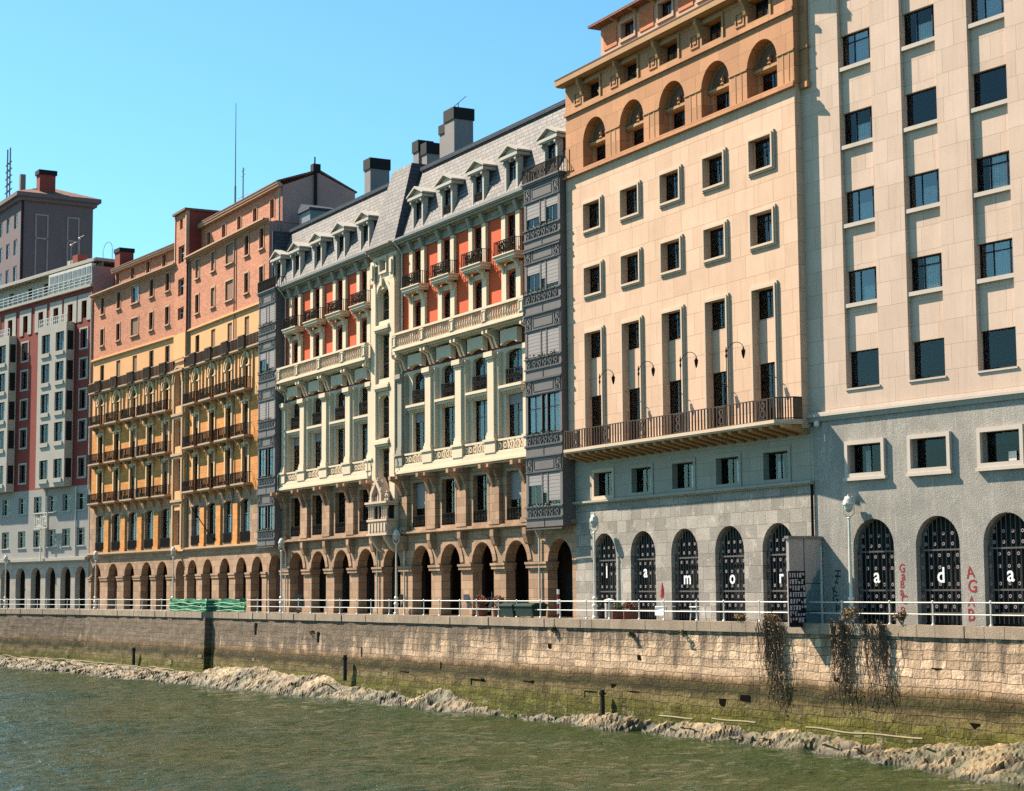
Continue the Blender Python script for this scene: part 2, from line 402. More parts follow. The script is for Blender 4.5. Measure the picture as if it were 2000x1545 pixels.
# ================= sandstone office building with loggia (spells out the name over its doors)
def beige():
    L = 24.05
    b = building('stone_office_building', 'cream sandstone building with brown arched loggia on top, long iron balcony and five lettered doors', 'building', 3.47, 113.21, 27.3)
    C = [3.36+4.43*k for k in range(5)]
    # main wall
    ops = []
    for c in C:
        ops += [(c-.98, c+.98, 23.43, 25.05, 0, .46), (c-.98, c+.98, 19.45, 21.1, 0, .46), (c-.98, c+.98, 9.98, 17.1, 0, .46)]
    MB().wall(0, L, 9.6, 27.2, ops, 0).build('wall', 'sandstone_cream', b)
    MB().quad((L, 0, 9.6), (L, .49, 9.6), (L, .49, 27.2), (L, 0, 27.2)).build('corner_wall', 'sandstone_cream', b)
    MB().quad((0, 0, 9.6), (0, 3, 9.6), (0, 3, 27.2), (0, 0, 27.2)).build('corner_wall', 'sandstone_cream', b)
    for k, c in enumerate(C):
        for (z0, z1) in ((23.2, 25.28), (19.22, 21.33)):
            m = MB(); m.frame(c-1.2, c+1.2, z0, z1, .225, -.10, .02); m.frame(c-1.1, c+1.1, z0+.1, z1-.1, .12, -.16, -.1)
            m.build('window_surround', 'sandstone_frame', b)
        m = MB(); x0, x1 = c-1.2, c+1.2
        m.box(x0, x1, -.10, .02, 17.12, 17.35); m.box(x0, x0+.225, -.10, .02, 10.0, 17.12); m.box(x1-.225, x1, -.10, .02, 10.0, 17.12)
        m.box(x0+.1, x1-.1, -.16, -.1, 17.1, 17.25); m.box(x0+.1, x0+.22, -.16, -.1, 10.0, 17.1); m.box(x1-.22, x1-.1, -.16, -.1, 10.0, 17.1)
        m.build('window_surround', 'sandstone_frame', b)
        MB().box(c-.977, c+.977, .24, .455, 13.25, 15.56).build('spandrel_panel', 'sandstone_cream', b)
        cur = [('a', .55, .97, .55, 'curtain_pale'), None, ('a', .55, .97, .62, 'curtain_pale'), ('a', .5, .97, .75, 'curtain_pale'), None]
        window(b, c, 23.43, 1.94, 1.62, .30, bars=(.5,), curtain=cur[(k+1) % 5], shade=.3)
        window(b, c, 19.45, 1.94, 1.65, .30, bars=(.5,), curtain=cur[(k+4) % 5], shade=.35)
        window(b, c, 15.57, 1.94, 1.53, .32, bars=(.5,), curtain=cur[(k+2) % 5], shade=.3)
        window(b, c, 10.02, 1.94, 3.22, .32, bars=(.5,), trans=(.8,))
    # lower floors stand half a metre further back, flush with the next building
    Y = .48; x0, x1 = -.1, 24.3
    dops = [(c-1.38, c+1.38, -.4, 4.97, 1.38, .56) for c in C]
    MB().wall(x0, x1, -.4, 6.85, dops, Y).build('base_wall', 'granite_blocks', b)
    lops = [(c-1.1, c+1.1, 7.16, 8.62, 0, .35) for c in C]
    MB().wall(x0, x1, 6.85, 9.62, lops, Y).build('low_wall', 'stone_grey_smooth', b)
    m = MB(); cornice(m, x0-.15, x1, 6.78, [(.16, .07), (.26, .12)], Y); m.build('string_course', 'stone_grey_smooth', b)
    MB().quad((x0, 0, 9.61), (L, 0, 9.61), (L, Y+.02, 9.61), (x0, Y+.02, 9.61)).build('soffit', 'stone_grey_smooth', b)
    for k, c in enumerate(C):
        m = MB(); m.frame(c-1.3, c+1.3, 6.99, 8.85, .22, Y-.05, Y+.02); m.build('window_surround', 'stone_grey_smooth' if k > 0 else 'sandstone_frame', b)
        window(b, c, 7.16, 2.16, 1.44, Y+.32, bars=(.5,), trans=(), curtain=[None, ('t', .62, .8, .7, 'curtain_pale'), ('t', .6, .74, .9, 'curtain_pale'), ('t', .62, .78, .9, 'curtain_pale'), ('t', .3, .55, .7, 'curtain_grey')][k])
        door_grille(b, c, 1.38, 4.97, Y+.27, 'lamor'[k], -.0 if k in (1,) else 0)
    # balcony
    bal = thing('balcony', None, None); bal.parent = b
    P = [(.45, -.01), (1.6, -1.25), (23.4, -1.25), (24.15, -.55), (24.15, -.01)]
    m = MB(); m.prismz(P, 9.86, 10.03); m.prismz([(p[0], p[1]*.96) for p in P], 9.78, 9.86)
    m.build('slab', 'sandstone_frame', bal)
    m = MB(); x = 1.5
    while x < 23.9:
        m.prismx([(-1.12, 9.779), (-1.05, 9.62), (.46, 9.30), (.46, 9.779)], x-.16, x+.16); x += .93
    m.build('joist', 'brown_trim', bal)
    m = MB(); z0, z1 = 10.03, 11.14
    iron_rail(m, 1.66, 23.34, -1.18, z0, z1, .30, .024, .07)
    for (p, q) in (((.5, -.1), (1.62, -1.18)), ((24.08, -.52), (23.38, -1.18)), ((24.08, -.03), (24.08, -.5))):
        n = 7
        for i in range(n+1):
            t = i/n; xx, yy = p[0]+(q[0]-p[0])*t, p[1]+(q[1]-p[1])*t; m.box(xx-.024, xx+.024, yy-.024, yy+.024, z0, z1-.02)
        m.tube([(p[0], p[1], z1), (q[0], q[1], z1)], .035, 6); m.tube([(p[0], p[1], z0+.06), (q[0], q[1], z0+.06)], .03, 6)
    m.build('railing', 'iron_brown', bal)
    for x in (2.9, 6.6, 10.6, 14.4, 18.6, 22.4):     # lyre panels in the railing
        m = MB(); m.frame(x-.42, x+.42, z0+.05, z1-.05, .04, -1.22, -1.14)
        m.ring(x, -1.21, -1.15, z0+.78, .12, .19, n=14); m.ring(x, -1.21, -1.15, z0+.36, .16, .22, n=14)
        m.tube([(x-.33, -1.18, z0+.1), (x-.1, -1.18, z0+.55), (x-.33, -1.18, z0+1.0)], .03); m.tube([(x+.33, -1.18, z0+.1), (x+.1, -1.18, z0+.55), (x+.33, -1.18, z0+1.0)], .03)
        m.build('railing_panel', 'iron_brown', bal)
    for k, x in enumerate((5.8, 10.2, 14.6, 19.05)):    # curved lamp brackets on the balcony
        m = MB(); m.tube([(x, -1.1, 10.0), (x, -1.1, 13.7)], [.03, .022], 6)
        m.lathe(x, -1.1, [(.02, 13.6), (.07, 13.75), (.03, 13.9), (.06, 14.0), (.01, 14.25)], 6)
        m.tube([(x+.85*(1-math.cos(t)), -1.1, 13.75+.62*math.sin(t)) for t in [i*math.pi*.86/9 for i in range(10)]], .02, 6)
        l = m.build('lamp_bracket', 'iron_black', b)
        MB().lathe(x+1.58, -1.1, [(.02, 14.05), (.05, 13.95), (.12, 13.86), (.10, 13.68), (.05, 13.5), (.02, 13.44)], 6).build('lantern', 'iron_black', l)
    # loggia storey in brown stone
    C2 = [3.54+4.42*k for k in range(5)]
    lo = [(c-1.37, c+1.37, 27.45, 30.3, 1.36, .62) for c in C2]
    MB().wall(0, L, 27.2, 31.12, lo, .02).build('loggia_wall', 'sandstone_brown', b)
    m = MB(); m.box(0, L+.12, -.14, .0, 27.18, 27.36); m.box(-.1, L+.2, -.24, 0, 27.06, 27.18); m.build('loggia_sill', 'sandstone_brown', b)
    m = MB(); m.box(-.02, L+.1, -.12, .0, 31.06, 31.28); m.build('string_course', 'sandstone_brown', b)
    for k, c in enumerate(C2):
        m = MB()
        xa, xb = c+1.37, (C2[k+1]-1.37 if k < 4 else L)
        m = MB(); m.box(xa, xb, -.03, .015, 29.0, 29.08)
        for t in (.36, .70): m.box(xa+(xb-xa)*t-.05, xa+(xb-xa)*t+.05, .0, .03, 27.4, 28.98)
        m.build('impost', 'brown_trim', b)
        m = MB(); ww = [(c-1.0, c+1.0, 27.5, 28.70, 0, .25)]
        m.wall(c-1.45, c+1.45, 27.3, 30.5, ww, .62)
        m.build('niche_wall', 'sandstone_brown', b)
        m = MB(); m.box(c-1.34, c+1.34, .40, .61, 28.80, 28.96); m.box(c-1.3, c+1.3, .48, .61, 28.72, 28.80); m.lathe(c+.1, .48, [(.10, 28.98), (.16, 29.05), (.05, 29.15), (.13, 29.28), (.08, 29.42), (.02, 29.55)], 8)
        m.build('niche_cornice', 'brown_trim', b)
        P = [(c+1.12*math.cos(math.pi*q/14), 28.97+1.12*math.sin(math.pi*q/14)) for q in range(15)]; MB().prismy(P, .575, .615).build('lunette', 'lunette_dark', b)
        window(b, c, 27.5, 1.98, 1.19, .80, bars=(.5,), trans=(), curtain=('k', .6, .95, .7, 'curtain_pale') if k > 0 else None, shade=.35)
    m = MB(); m.box(0, .45, -.02, .02, 27.36, 28.98); m.build('pilaster', 'sandstone_brown', b)
    # top storey under the eaves
    C3 = [3.36+4.43*k for k in range(5)]
    to = [(c-.95, c+1.0, 31.30, 32.62, 0, .55) for c in C3]
    MB().wall(0, L, 31.12, 33.1, to, .02).build('upper_wall', 'sandstone_brown', b)
    for k, c in enumerate(C3):
        window(b, c+.02, 31.30, 1.9, 1.3, .50, bars=(.33, .66), trans=(.68,), shade=.3, curtain=('u', .45, .95, .6, 'curtain_pale'))
        m = MB(); m.frame(c-1.12, c+1.15, 31.28, 32.8, .17, -.06, .02); m.build('window_surround', 'brown_trim', b)
        px = c-1.75
        m = MB(); m.frame(px-.42, px+.42, 31.52, 32.32, .09, -.04, .02); m.box(px-.18, px+.18, -.03, .02, 31.76, 32.08); m.build('carved_panel', 'sandstone_brown', b)
        m = MB()
        m.prismx([(.0, 31.9), (-.12, 32.0), (-.25, 32.45), (-.42, 32.7), (-.42, 32.98), (0, 32.98)], c-1.25, c-1.0)
        m.build('eaves_bracket', 'brown_trim', b)
    m = MB(); m.box(-.25, L+.2, -.46, .02, 32.98, 33.12); m.box(-.3, L+.25, -.58, -.42, 33.04, 33.38); m.build('eaves', 'brown_trim', b)
    m = MB(); m.prismx([(-.6, 33.38), (-.6, 33.46), (1.6, 34.6), (1.6, 34.45)], -.3, L+.25); m.build('lower_roof', 'roof_tile', b)
    m = MB(); z = 33.43
    # set-back attic in orange brick
    A0 = 1.9; ao = [(c-.75, c+.75, 35.05, 36.1, 0, .3) for c in [5.2+4.3*k for k in range(5)]]
    MB().wall(A0, L, 34.4, 36.6, ao, 1.55).quad((A0, 1.55, 34.4), (A0, 9, 34.4), (A0, 9, 36.6), (A0, 1.55, 36.6)).build('attic_wall', 'trim_salmon', b)
    for k in range(5):
        c = 5.2+4.3*k
        window(b, c, 35.05, 1.46, 1.03, 1.8, bars=(.5,), trans=(), shade=.3, curtain=('v', .5, .95, .5, 'curtain_pale'))
        m = MB(); m.frame(c-.95, c+.95, 34.9, 36.25, .19, 1.47, 1.57); m.build('window_surround', 'trim_salmon', b)
        m = MB(); m.box(c-2.9, c-1.3, 1.50, 1.57, 34.95, 36.2)
        m.build('brick_panel', 'brick_orange', b)
        for xx in (c-1.15, c+1.1): 
            m = MB(); m.prismx([(1.56, 36.2), (1.3, 36.35), (.95, 36.42), (.95, 36.55), (1.56, 36.55)], xx-.08, xx+.08); m.build('eaves_bracket', 'brown_trim', b)
    m = MB(); m.prismx([(.85, 36.52), (.85, 36.68), (6, 39.2), (11, 36.68), (11, 36.52)], A0-.45, L+.3); m.build('roof', 'roof_tile', b)
    # dormer house at the left end of the lower roof
    m = MB(); m.box(-.6, .9, 2.2, 4.6, 32.6, 34.1); m.build('roof_hut', 'frame_grey', b)
    m = MB(); m.prismx([(1.7, 34.1), (3.3, 34.95), (4.9, 34.1)], -.95, 1.2); m.build('hut_roof', 'slate_dark', b)
    MB().quad((0, .6, 27), (L, .6, 27), (L, 12, 27), (0, 12, 27)).build('floor_slab', 'room_dark', b)
    room(b, .05, L-.05, -.4, 31.1, 1.75)
    shell(b, -.09, L+.25, 33, 12, 'sandstone_cream', y=.5)
    # shaded corner pier beside the next building
    m = MB(); m.box(L-.02, L, .02, 1.2, 27.2, 33.1); m.box(L+.005, L+.62, .40, 1.2, 27.25, 33.0); m.box(L+.0, L+.7, .28, 1.2, 26.95, 27.25); m.box(L+.02, L+.68, .33, 1.2, 29.0, 29.15); m.build('corner_pier', 'sandstone_brown', b)
    # drainpipe and wall lantern
    m = MB(); m.tube([(24.2, Y-.1, -.2), (24.2, Y-.1, 6.9)], .07, 8); m.build('drainpipe', 'iron_black', b)
    return b
def door_grille(b, c, hw, top, y, letter, lz=0):
    d = thing('door', None, None); d.parent = b
    MB().quad((c-hw-.1, y+.25, -.3), (c+hw+.1, y+.25, -.3), (c+hw+.1, y+.25, top+.1), (c-hw-.1, y+.25, top+.1)).build('door_leaf', 'frame_dark', d)
    m = MB(); zs = top-hw; n = int(2*hw/.26)
    for i in range(n+1):
        x = c-hw+2*hw*i/n; u = (x-c)/hw; zt = zs+hw*math.sqrt(max(0, 1-u*u))-.05
        if zt < .5: continue
        m.tube([(x, y, 0), (x, y, zt)], .028, 5)
    for z in (.45, 1.50, 3.35): m.box(c-hw+.02, c+hw-.02, y-.03, y+.03, z-.04, z+.04)
    m.build('grille', 'iron_grille', d)
    m = MB()
    for i in range(n):
        x = c-hw+2*hw*(i+.5)/n
        for z in (.75, 1.22, 1.78, 2.55, 3.1, 3.62, 4.1):
            if ((i+int(z*3)) % 2) and abs(x-c)/hw < .93 and z < zs+hw*math.sqrt(max(0, 1-((x-c)/hw)**2))-.2:
                m.ring(x, y-.035, y-.015, z, .045, .085, n=8)
    m.build('scroll_grille', 'tower_trim', d)
    zz = {'l': 2.32, 'a': 2.32, 'm': 1.9, 'o': 1.9, 'r': 1.9}.get(letter, 1.9)
    if letter == 'A': letter, zz = 'a', 1.88
    if letter == 'd': zz = 1.86
    text_part('letter', letter, 1.0, b, (c-.02, y-.09, zz), 'letter_white', bold=.012, label='white letter '+letter)
# ================= tall cream office building on the right
def right_b():
    L = 27.0
    b = building('panelled_office_building', 'tall pale cream office building with deep window channels over a rough granite base', 'building', 14.9, 92.05, 33.6)
    ch = [2.70+4.23*k for k in range(6)]; W = 2.25
    rows = [(11.40, 13.15), (15.52, 17.15), (19.5, 21.13), (23.45, 25.1), (27.42, 29.07), (31.4, 33.05)]
    ZT = 36.0
    m = MB(); m.wall(0, L, 10.3, ZT, [(x, x+W, 11.33, ZT, 0, .46) for x in ch], 0).build('wall', 'panel_cream', b)
    for k, x in enumerate(ch):
        zs = [r for r in rows]
        prev = None
        for i, (z0, z1) in enumerate(rows):
            nz = rows[i+1][0] if i+1 < len(rows) else ZT
            MB().box(x+.005, x+W-.005, .20, .455, z1+.0, nz-.20).build('spandrel_panel', 'panel_cream', b)
            mode = (k*2+i*3) % 5; cw = (.30, .97, .96) if mode in (0, 2) else ((.30, .97, .60), (.42, .97, .48), (.30, .80, .66))[(k+i) % 3]
            if i == 0 or (k, i) in ((1, 3), (2, 3)):
                window(b, x+W/2, z0, W-.05, z1-z0, .36, bars=(), trans=(), shade=.85, fw=.05)
            else:
                window(b, x+W/2, z0, W-.05, z1-z0, .36, bars=(.36, .80), trans=(.74,) if mode in (0, 2) else (), shade=0 if mode in (0, 2) else .42, curtain=('r', *cw, 'curtain_pale'), gmat='window_glass_coated' if (k+2*i) % 3 else 'window_glass')
            if i: MB().box(x-.0, x+W, .03, .455, z0-.20, z0-.004).build('sill', 'panel_sill', b)
            else: MB().box(x-.05, x+W+.08, -.06, .455, z0-.16, z0-.072).build('sill', 'panel_sill', b)
    m = MB(); cornice(m, .0, L, 10.02, [(.10, .08), (.22, .12), (.14, .10)]); m.build('string_course', 'panel_sill', b)
    m = MB(); m.box(.0, L, -.12, -.0, 9.86, 10.02); m.build('dark_course', 'stone_grey_smooth', b)
    C = [4.27+4.12*k for k in range(6)]
    lo = [(c-1.14, c+1.14, 7.12, 8.55, 0, .5) for c in [3.95, 8.13, 12.42, 16.6, 20.8]]
    do = [(c-1.36, c+1.36, -.4, 4.92, 1.36, .58) for c in C]
    m = MB(); m.wall(.30, L, -.4, 5.5, do, -.03); m.wall(.30, L, 5.5, 9.86, lo, -.03); m.build('base_wall', 'granite_rough', b)
    MB().quad((.30, -.03, -.4), (.30, .5, -.4), (.30, .5, 9.86), (.30, -.03, 9.86)).build('base_return', 'granite_rough', b)
    for k, c in enumerate([3.95, 8.13, 12.42, 16.6, 20.8]):
        m = MB(); m.frame(c-1.33, c+1.33, 6.95, 8.74, .2, -.19, -.02); m.box(c-1.42, c+1.42, -.23, -.02, 6.80, 6.95); m.build('window_surround', 'panel_sill', b)
        window(b, c, 7.12, 2.24, 1.42, .30, bars=(.5,) if k == 0 else (), trans=(), shade=0 if k == 0 else .4, curtain=('r2', .3, .45, .8, 'curtain_grey') if k == 0 else None)
        if k == 2: MB().box(c+.1, c+.55, .27, .285, 7.2, 7.62).build('notice', 'weathered_white', b)
    for k, c in enumerate(C): 
        door_grille(b, c, 1.36, 4.92, .26, 'AdA'[k] if k < 3 else 'x') if k < 3 else MB().quad((c-1.4, .5, -.3), (c+1.4, .5, -.3), (c+1.4, .5, 5), (c-1.4, .5, 5)).build('door', 'frame_dark', b)
    # sprayed writing on the piers
    def spray(txt, x, z0, z1, mat, size, rots, label):
        g = thing('graffiti', label, None); g.parent = b
        n = len(txt)
        for i, ch_ in enumerate(txt):
            z = z1+(z0-z1)*(i+.5)/n-size*.33
            text_part('sprayed_letter', ch_, size*(1+.12*math.sin(i*2.3)), g, (x+.06*math.sin(i*1.9), -.037, z), mat, bold=.008, depth=.002, rot=rots[i % len(rots)]+11*math.sin(i*3.7))
    spray('GaBaCoS', 6.12, .15, 2.72, 'paint_spray_red', .56, (0, 8, -6, 4, 0, -8, 5), 'red sprayed letters down the pier left of the d door')
    spray('AGAB', 10.36, .05, 2.62, 'paint_spray_red', .74, (-6, 10, -4, 6), 'red sprayed letters A G A B on the pier')
    spray('H2KGP', 1.62, .35, 2.75, 'paint_spray_dark', .55, (90, 10, -25, 8, 0), 'dark sprayed letters on the shaded wall')
    room(b, .5, L-.05, 5.2, ZT, 2.0)
    shell(b, .02, L, ZT, 12, 'panel_cream')
    m = MB(); m.box(-.1, L, -.3, 12, ZT, ZT+.4); m.build('parapet', 'panel_cream', b)
    m = MB(); m.tube([(.62, -.12, -.2), (.62, -.12, 3.0)], .06, 8); m.build('drainpipe', 'pipe_pale', b)
    m = MB(); m.lathe(.75, -.2, [(.03, 9.6), (.14, 9.66), (.14, 9.86), (.03, 9.92)], 8); m.build('floodlight', 'white_metal', b)
    return b
# ================= ornate white building with slate mansard, two dark bay towers
WLEN = 53.22
def bay_tower(b, x0, x1, d, floors, zbot, ztop, seed):
    rng = random.Random(seed)
    t = thing('bay_tower', 'dark metal glazed bay running up the facade', None); t.parent = b
    w = x1-x0
    m = MB(); zs = [zbot]
    # body: corner posts and solid bands, openings left for glass
    ops = []
    lx = [(x0+.30, x0+w*.43), (x0+w*.46, x0+w*.58), (x0+w*.61, x1-.30)]
    for (z0, z1) in floors:
        for a, c in lx: ops.append((a, c, z0, z1, 0, .12))
    m.wall(x0, x1, zbot, ztop, ops, -d)
    for x in (x0, x1):
        m.quad((x, -d, zbot), (x, 0, zbot), (x, 0, ztop), (x, -d, ztop))
    m.quad((x0, -d, zbot), (x1, -d, zbot), (x1, 0, zbot), (x0, 0, zbot)); m.quad((x0, -d, ztop), (x1, -d, ztop), (x1, 0, ztop), (x0, 0, ztop))
    m.build('bay_body', 'bay_metal', t)
    e = -d
    for (z0, z1) in floors:
        o = MB()
        o.box(x0-.05, x1+.05, e-.09, e, z0-.10, z0-.02); o.box(x0-.05, x1+.05, e-.08, e, z0-.78, z0-.68); o.box(x0-.05, x1+.05, e-.10, e, z0-1.48, z0-1.40)
        n = 6
        for i in range(n):
            xx = x0+.25+(w-.5)*(i+.5)/n
            o.ring(xx, e-.06, e-.002, z0-.39, .10, .19, n=10); o.box(xx-.30, xx-.25, e-.05, e-.002, z0-.66, z0-.12)
        o.box(x0+w*.5-.02, x0+w*.5+.02, e-.03, e-.002, z0-1.36, z0-.84)
        o.box(x0-.02, x1+.02, e-.05, e, z1+.06, z1+.12); o.box(x0-.03, x1+.03, e-.06, e, z1+1.02, z1+1.08)
        for xx in (x0+.48, x1-.48):
            o.ring(xx-.12, e-.05, e-.002, z1+.40, .09, .17, n=10); o.ring(xx+.12, e-.05, e-.002, z1+.72, .09, .17, n=10); o.frame(xx-.36, xx+.36, z1+.16, z1+.96, .05, e-.04, e-.002)
        o.frame(x0+1.05, x1-1.05, z1+.24, z1+.88, .04, e-.03, e-.002)
        o.build('bay_trim', 'bay_ornament', t)
    for fi, (z0, z1) in enumerate(floors):
        st = rng.choice(['blind', 'curtain', 'blind', 'curtain', 'mixed']) if fi != 1 else 'curtain'
        for wi, (a, c) in enumerate(lx):
            ww, hh = c-a-.02, z1-z0-.02
            bl = (.97, 'blind_grey') if st == 'blind' else ((.35+.25*((wi+fi) % 3), 'blind_grey') if st == 'mixed' else None)
            window(t, (a+c)/2, z0+.01, ww, hh, -d+.07, 'frame_grey' if st != 'curtain' else 'frame_dark', bars=(.5,) if wi != 1 else (), trans=(.66,), curtain=('b', .04, .96, .98, 'curtain_pale') if st == 'curtain' else None, blind=bl, fw=.05)
        pl = MB()
        for i in range(9):
            xx = x0+.4+(w-.8)*(i+rng.random()*.5)/9
            leafy(pl, (xx, -d-.12, z0+.07), .16, 9, .07, rng)
        pl.build('window_planting', 'leaf_green', t)
    MB().quad((x0+.05, -d+.55, zbot+.05), (x1-.05, -d+.55, zbot+.05), (x1-.05, -d+.55, ztop-.05), (x0+.05, -d+.55, ztop-.05)).build('interior', 'room_dark', t)
    m = MB(); m.box(x0-.15, x1+.15, -d-.18, 0, ztop, ztop+.10); m.box(x0-.08, x1+.08, -d-.1, 0, ztop-.14, ztop); m.build('bay_cornice', 'bay_metal', t)
    m = MB(); iron_rail(m, x0-.05, x1+.05, -d-.08, ztop+.1, ztop+1.05, .16, .018, .05); iron_side(m, x0-.05, -d-.08, .1, ztop+.1, ztop+1.05, .18, .018); iron_side(m, x1+.05, -d-.08, .1, ztop+.1, ztop+1.05, .18, .018)
    for i in range(6): m.ring(x0+.4+(w-.8)*i/5, -d-.1, -d-.06, ztop+.55, .12, .17, n=10)
    m.build('bay_railing', 'iron_black', t)
    return t
def dormer(b, c, z0=27.85, rail=False):
    d = thing('dormer', None, None); d.parent = b
    h = 2.35; zt = z0+h; y = -.12
    m = MB(); ck = MB()
    for s in (-1, 1):
        m.box(c+s*.80-.19, c+s*.80+.19, y, y+.32, z0, zt); ck.box(c+s*.82-.12, c+s*.82+.12, y+.321, 1.5, z0, zt-.01)
        m.box(c+s*.80-.11, c+s*.80+.11, y-.06, y, z0, zt-.35)
        m.prismx([(y, zt-.8), (y-.12, zt-.35), (y-.24, zt-.25), (y-.24, zt), (y, zt)], c+s*.86-.10, c+s*.86+.10)
    m.box(c-.61, c+.61, y+.02, 1.5, zt-.18, zt)
    m.box(c-.12, c+.12, y-.14, y+.02, zt-.26, zt)
    m.box(c-1.25, c+1.25, y-.30, 1.7, zt, zt+.20)
    m.box(c-1.12, c+1.12, y-.22, y, zt-.10, zt)
    m.prismy([(c-1.05, zt+.20), (c+1.05, zt+.20), (c, zt+.72)], y-.10, 1.2)
    m.build('dormer_front', 'stucco_pale', d); ck.build('dormer_cheek', 'slate_dark', d)  # cheeks in dark slate: shade on the dormer sides put into their colour
    m = MB()
    for s in (-1, 1):
        P = [(c, zt+.78), (c+s*1.36, zt+.22), (c+s*1.36, zt+.34), (c, zt+.94)]
        m.prismy(P, y-.34, 2.2)
    m.build('pediment_roof', 'stucco_pale', d)
    window(d, c, z0+.02, 1.22, h-.21, y+.16, 'frame_dark', bars=(.5,), trans=(.78,), fw=.05)
    MB().quad((c-.62, .9, z0), (c+.62, .9, z0), (c+.62, .9, zt), (c-.62, .9, zt)).build('interior', 'room_dark', d)
    if rail:
        m = MB(); iron_rail(m, c-.58, c+.58, y+.02, z0+.05, z0+.95, .1, .014, .04); m.ring(c, y+.0, y+.04, z0+.5, .16, .22, n=10); m.build('railing', 'iron_black', d)
def stone_balustrade(b, x0, x1, y, z0, z1, posts, mat='stucco_cream', per=6):
    m = MB(); pw = .32
    m.box(x0, x1, y-.14, y+.14, z0, z0+.14); m.box(x0-.04, x1+.04, y-.18, y+.18, z1-.16, z1)
    for p in posts: m.box(p-pw, p+pw, y-.16, y+.16, z0+.14, z1-.16); m.frame(p-pw+.06, p+pw-.06, z0+.22, z1-.24, .06, y-.20, y-.161)
    P = sorted(posts)
    for a, c in zip(P, P[1:]):
        n = max(2, int(round((c-a-2*pw)/.36)))
        for i in range(n):
            x = a+pw+(c-a-2*pw)*(i+.5)/n; h = z1-z0-.3; zb = z0+.14
            m.lathe(x, y, [(.09, zb), (.09, zb+.06*h), (.05, zb+.14*h), (.115, zb+.36*h), (.05, zb+.72*h), (.075, zb+.82*h), (.085, zb+h)], 7)
    m.build('balustrade', mat, b)
def white():
    b = building('ornate_apartment_building', 'cream ornamented apartment building with orange-red upper walls, slate mansard roof and two dark metal bays', 'building', -21.32, 160.3, 28.3)
    AL = [6.95, 11.73, 16.51, 21.29]; AR = [31.15, 35.85, 40.7, 45.5]
    CL = [6.75, 11.5, 16.3, 21.1]; CR = [30.8, 35.6, 40.45, 45.3]
    # ---- arcade
    arches = [(c-1.55, c+1.55, -.4, 4.8, 1.5, .7) for c in [1.95]+AL+[25.95]+AR+[51.1]]
    MB().wall(0, WLEN, -.4, 5.72, arches, 0).build('arcade_wall', 'arcade_stone', b)
    allc = [1.95]+AL+[25.95]+AR+[51.1]
    for a, c in zip(allc, allc[1:]):
        l, r = a+1.55, c-1.55
        if r > l:
            m = MB(); m.box(l-.10, r+.10, -.16, .72, 3.02, 3.26); m.box(l-.16, r+.16, -.22, .74, 3.26, 3.42); m.build('impost', 'arcade_stone', b)
            MB().box(l-.12, r+.12, -.12, .71, -.4, .35).build('plinth', 'arcade_stone', b)
    for c in AL+AR: MB().ring(c, -.07, -.001, 3.3, 1.56, 2.05, 8, 172, 14).build('arch_surround', 'arcade_stone', b)
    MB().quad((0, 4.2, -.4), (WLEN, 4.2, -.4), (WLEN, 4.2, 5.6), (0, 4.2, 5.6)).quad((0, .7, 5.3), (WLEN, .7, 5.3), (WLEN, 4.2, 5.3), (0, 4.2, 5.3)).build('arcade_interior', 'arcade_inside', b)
    m = MB()
    for c in [1.95]+AL+[25.95]+AR: 
        for x in (c+2.4,):
            m = MB(); m.box(x-.5, x+.5, 3.6, 4.15, -.4, 4.7); m.box(x-.6, x+.6, 3.5, 4.18, 3.1, 3.4); m.box(x-.35, x+.35, .75, 4.1, 4.69, 5.28); m.build('inner_pier', 'arcade_inside', b)
    for c in AL+AR: MB().box(c-.8, c+.9, 4.14, 4.19, .0, 2.7).build('shop_door', 'frame_dark', b)
    # ---- stone storey above the arcade
    m = MB(); cornice(m, 0, WLEN, 5.66, [(.25, .10), (.42, .12), (.30, .08)]); m.build('string_course', 'arcade_stone', b)
    for (xa, xb, Cc) in ((4.1, 23.4, CL), (27.7, 48.6, CR)):
        MB().wall(xa, xb, 5.96, 10.0, [(c-1.1, c+1.1, 6.05, 9.4, 0, .40) for c in Cc], 0).build('stone_wall', 'arcade_stone', b)
        for i, c in enumerate(Cc):
            m = MB(); m.frame(c-1.25, c+1.25, 5.98, 9.6, .2, -.07, .02); m.build('window_surround', 'arcade_stone', b)
            st = (i+int(xa)) % 4
            window(b, c, 6.05, 2.2, 3.33, .30, 'frame_dark', bars=(.5,), trans=(.72,), curtain=('d', .5, .9, .66, 'curtain_grey') if st in (0, 1) else None, blind=(.55, 'blind_grey') if st in (2, 3) and xa > 20 else None)
            m = MB(); iron_rail(m, c-1.0, c+1.0, -.02, 6.05, 7.0, .22, .018, .05)
            for q in (-.6, -.2, .2, .6): m.ring(c+q, -.05, .0, 6.5, .10, .15, n=8)
            m.build('window_railing', 'iron_black', b)
        mids = [(p+q)/2 for p, q in zip(Cc, Cc[1:])]+[Cc[0]-2.4 if xa < 20 else Cc[0]-2.3, Cc[-1]+2.05]
        for x in mids:
            m = MB(); g = MB()
            m.box(x-.68, x+.68, -.28, -.001, 5.98, 8.5); m.box(x-.78, x+.78, -.34, -.001, 5.98, 6.3); m.box(x-.62, x+.62, -.22, -.001, 8.5, 10.0)
            console(g, x-.22, .36, -.22, 8.55, 9.95); console(g, x+.42, .28, -.22, 8.9, 9.95)
            m.build('stone_pier', 'arcade_stone', b); g.build('carved_bracket', 'arcade_stone', b)
            MB().prismx([(-.2, 4.55), (-.35, 4.65), (-.5, 5.2), (-.5, 5.62), (0, 5.62), (0, 4.55)], x-.25, x+.25).build('corbel', 'arcade_stone', b)
